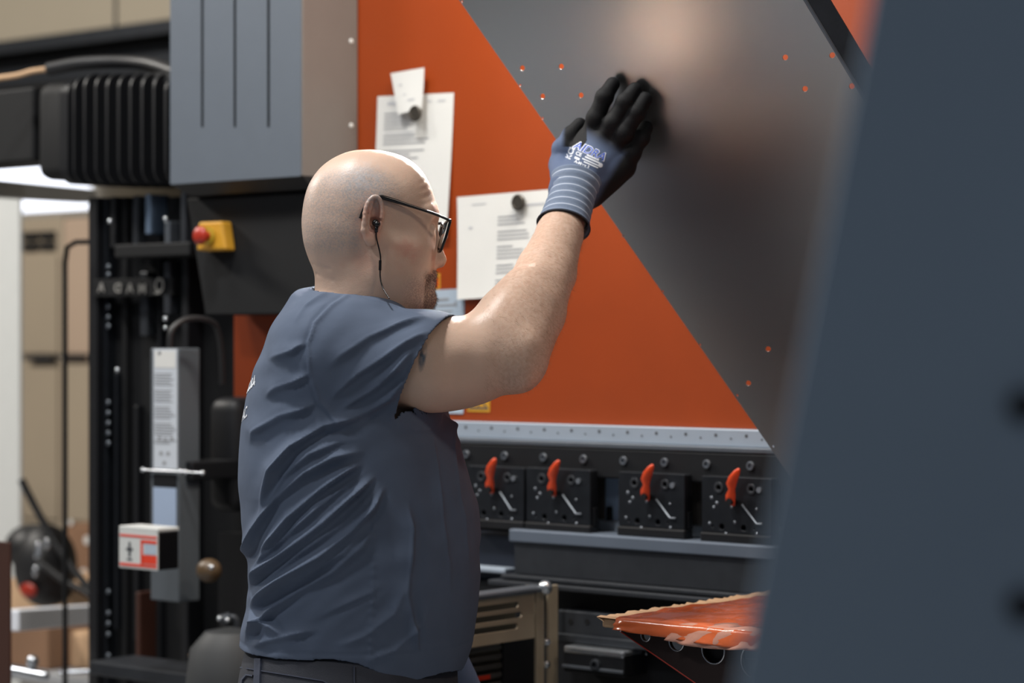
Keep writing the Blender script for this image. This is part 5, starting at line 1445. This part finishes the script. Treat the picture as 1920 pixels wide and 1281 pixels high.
for poly, amp, wd, f0, f1 in FOLDS:
    d, sd, par = pdist(cs(poly)); w_ = wd/1.9
    env = sstep(par, 0, f0+.05)*(1-sstep(par, 1-f1, 1))*(1+.25*np.sin(par*9+wd))*1.2
    endc = np.where((par <= 0) | (par >= 1), 0, 1)
    wv = w_*(1+.35*np.sin(par*5+amp)); below = -sd
    prof = .45*np.exp(-(below/(wv*.45))**2)+.8*np.where(below > 0, np.exp(-(below/(wv*.85))**2), np.exp(-(below/(wv*2.3))**2))-.3*np.exp(-((below-2.2*wv)/(wv*1.2))**2)
    disp += amp*.001*env*prof*near
# armhole seam and stitching
seam = cs([(395, 42), (325, 88), (272, 145), (249, 210), (255, 300), (285, 390), (345, 462)])
d, sd, par = pdist(seam); disp += near*(.0030*np.exp(-(d/3.2)**2)+.0006*np.exp(-(d/6)**2)*np.sin(par*260)-.0016*np.exp(-((sd-6)/3)**2))
hemS = [(836, 606), (800, 634), (775, 668), (757, 706), (744, 752), (738, 790)]
d, sd, par = pdist(hemS); disp += near*(-.0010*np.exp(-(d/1.8)**2))
d, sd, par = pdist([(700, 985), (700, 1100), (694, 1240)]); disp += near*(.0012*np.exp(-(d/3)**2)+.0008*np.exp(-(d/8)**2)*np.sin(par*90))
# hem stitch at the bottom and neck rib
disp += near*(-.0012*np.exp(-((V[:, 2]-(hz+.016))/.002)**2))
dn = np.linalg.norm(np.cross(V-nk0, nd), axis=1)
disp += .0022*np.exp(-((dn-.078)/.008)**2)*(V[:, 2] > P(0, 620, 3.6).z)
# far and general cloth looseness
dg = (px*.62+py*.78)
disp += near*.0009*np.sin(dg*.11+2.2*np.sin(px*.021)+1.7*np.sin(py*.017))*(.5+.5*np.sin(px*.013+py*.022))
disp += .0018*wob(V*np.array([1, 1, .6]), 26, 8)+.0009*wob(V, 60, 9)+(1-near)*.004*np.sin(V[:, 0]*30-V[:, 2]*34+2*np.sin(V[:, 2]*9))
nb = BVHTree.FromPolygons([tuple(v) for v in skinV[:1]]+[(0, 0, 0), (0, 0, 1)], [(0, 1, 2)])
# keep the cloth off the neck
hold = 1-np.exp(-((dn-.0715)/.012)**2)*(V[:, 2] > P(0, 640, 3.6).z)
V = V+rad*(disp*np.where(disp < 0, .8, 1)*hold)[:, None]
V = relax(V, Q, 1, .35)
shirt_m = bpy.data.materials.new('slate_cotton'); shirt_m.use_nodes = True
attr_mat(shirt_m, (84, 95, 114), [], rough=.88, bump=((1500, .35, .0006), (60, .12, .003)), var=.09, vs=30, spec=.25)
shirt = np_mesh('t_shirt', V, Q, shirt_m, man, {}, label='slate-blue short-sleeved t-shirt with small white print on the back')
md = shirt.modifiers.new('cloth', 'SOLIDIFY'); md.thickness = .003; md.offset = -1
sbv = BVHTree.FromPolygons([tuple(v) for v in V], [tuple(int(i) for i in q) for q in Q])
def sprint(txt, px, py, size, sx=1, mat=print_w):
    o = P(px, py, 3.56); me = text_mesh(txt, size, .0002, 0, .0004, 'RIGHT')
    cast = Vector((.80, .60, 0)); right = Vector((.60, -.80, 0))
    me.transform(Matrix.Rotation(math.radians(14), 4, 'Z') @ Matrix.Diagonal((sx, 1, 1, 1)))
    press(me, o, right, Uv, cast, sbv, .0008); link(me, 'shirt_print', mat, shirt, frame=FW)
sprint('UORA', 497, 713, .024)
sprint('AC.', 471, 771, .026)
me = curve_mesh([[(-.085, -.010), (-.05, -.004), (-.02, .003), (0, .010), (.002, .013), (-.02, .008), (-.05, .001), (-.085, -.005)]], .0002, 0)
press(me, P(497, 731, 3.56), Vector((.60, -.80, 0)), Uv, Vector((.80, .60, 0)), sbv, .0008); link(me, 'shirt_print', print_w, shirt, frame=FW)

# ---- trousers, belt, shoes
G = Grid((P(430, 0, 3.6).x, 3.36, -.005), (P(900, 0, 3.6).x+.06, 3.90, P(0, 1204, 3.62).z+.02), .006)
PT = [(1204, 466, 852, .212), (1262, 452, 858, .226), (1310, 446, 858, .230), (1400, 444, 846, .226), (1470, 450, 830, .215), (1500, 480, 800, .200)]
G.loft([P(0, a, YT).z for a, *_ in PT], [P(b, 0, YT).x for _, b, _, _ in PT], [P(c, 0, YT).x for _, _, c, _ in PT], [d for *_, d in PT], YT, .02)
for s, kx in ((-1, .0), (1, .06)):
    hp = Vector((P(648, 0, YT).x, YT+.10*s, .80)); kn = Vector((hp.x+.03+kx, YT+.12*s, .48)); an = Vector((hp.x-.03+kx*.5, YT+.125*s, .10))
    G.cap(hp, kn, .125, .082, .04); G.cap(kn, an, .080, .062, .03); G.cap(an, an-Vector((0, 0, .03)), .064, .066, .01)
V, Q = G.mesh(); del G
V = relax(V, Q, 2, .5); N = normals(V, Q)
V = V+N*(.003*wob(V, 30, 3)+.002*np.sin(V[:, 2]*70+4*V[:, 0])*(V[:, 2] < .5))[:, None]
tr = np_mesh('trousers', V, Q, cloth_black, man, {}, label='dark navy work trousers')
tbv = BVHTree.FromPolygons([tuple(v) for v in V], [tuple(int(i) for i in q) for q in Q])
def strip(name, mat, pts, w, th, bvh=tbv, parent=tr):
    """band of cloth laid on the trousers along pixel points seen from the camera side"""
    bm = bmesh.new(); pr = None
    res = []
    for i, (x, y) in enumerate(pts):
        x2, y2 = pts[min(i+1, len(pts)-1)]; x1, y1 = pts[max(i-1, 0)]; dx, dy = x2-x1, y2-y1; l_ = math.hypot(dx, dy); ox_, oy_ = -dy/l_*w/2, dx/l_*w/2
        row = []
        for (qx, qy) in ((x+ox_, y+oy_), (x-ox_, y-oy_)):
            d = Vector(((qx-960)/F, 1, -(qy-640.5)/F)).normalized(); h = bvh.ray_cast(Vector((0, 0, CAMZ)), d, 8)
            if h[0] is None: row = None; break
            row += [bm.verts.new(h[0]+h[1]*(th if h[1].dot(d) < 0 else -th)), bm.verts.new(h[0]-h[1]*.001)]
        if row and pr:
            a, b_, c_, d_ = pr; e_, f_, g_, h_ = row
            for q in ((a, c_, g_, e_), (a, e_, f_, b_), (c_, d_, h_, g_)): bm.faces.new(q)
        pr = row
    bmesh.ops.recalc_face_normals(bm, faces=bm.faces)
    me = bpy.data.meshes.new(name); bm.to_mesh(me); bm.free(); link(me, name, mat, parent, frame=FW)
navy = M('navy_cloth', (54, 60, 76), .85, bump=.4, bscale=900)
strip('belt_loop', navy, [(486, 1236), (486, 1250), (485, 1266), (484, 1300)], 11, .004)
strip('waistband_seam', navy, [(452+i*14, 1252+i*2.3*(1 if i < 12 else 1.2)) for i in range(22)], 2, .002)
strip('pocket_edge', navy, [(452, 1300), (456, 1275), (464, 1266), (476, 1268)], 3, .003)
strip('side_seam', navy, [(664, 1250), (664, 1275), (668, 1310), (670, 1360)], 2.2, .0025)
for s, kx in ((-1, 0), (1, .06)):
    G = Grid((P(560, 0, 3.6).x, YT+.125*s-.09, 0), (P(560, 0, 3.6).x+.46, YT+.125*s+.09, .16), .004)
    an = Vector((P(648, 0, YT).x-.03+kx*.5, YT+.125*s, .09))
    G.cap(an, an-Vector((0, 0, .04)), .045, .05, .02); G.cap(an+Vector((-.03, 0, -.045)), an+Vector((.16, 0, -.052)), .040, .036, .03); G.ell(an+Vector((.18, 0, -.05)), (.05, .045, .035), k=.02)
    G.F = np.maximum(G.F, -((G.lo[2]+G.h*np.arange(G.n[2]))[None, None, :]-.003)).astype(np.float32)
    V, Q = G.mesh(); V = relax(V, Q, 1); np_mesh('shoe', V, Q, shoe_m, man, {})
# repeats carry their group
for key, grp in (('tool_clamp', 'tool clamps in a row under the ram'), ('cardboard_box', 'cardboard boxes at lower left'), ('work_sheet', 'white sheets on the orange ram'),
                 ('round_magnet', 'magnets on the orange ram'), ('warning_sticker', 'yellow stickers on the orange ram'), ('storage_cabinet', 'beige cabinets at the back')):
    for o in COL.objects:
        if o.parent is None and o.name.split('.')[0] == key: o['group'] = grp
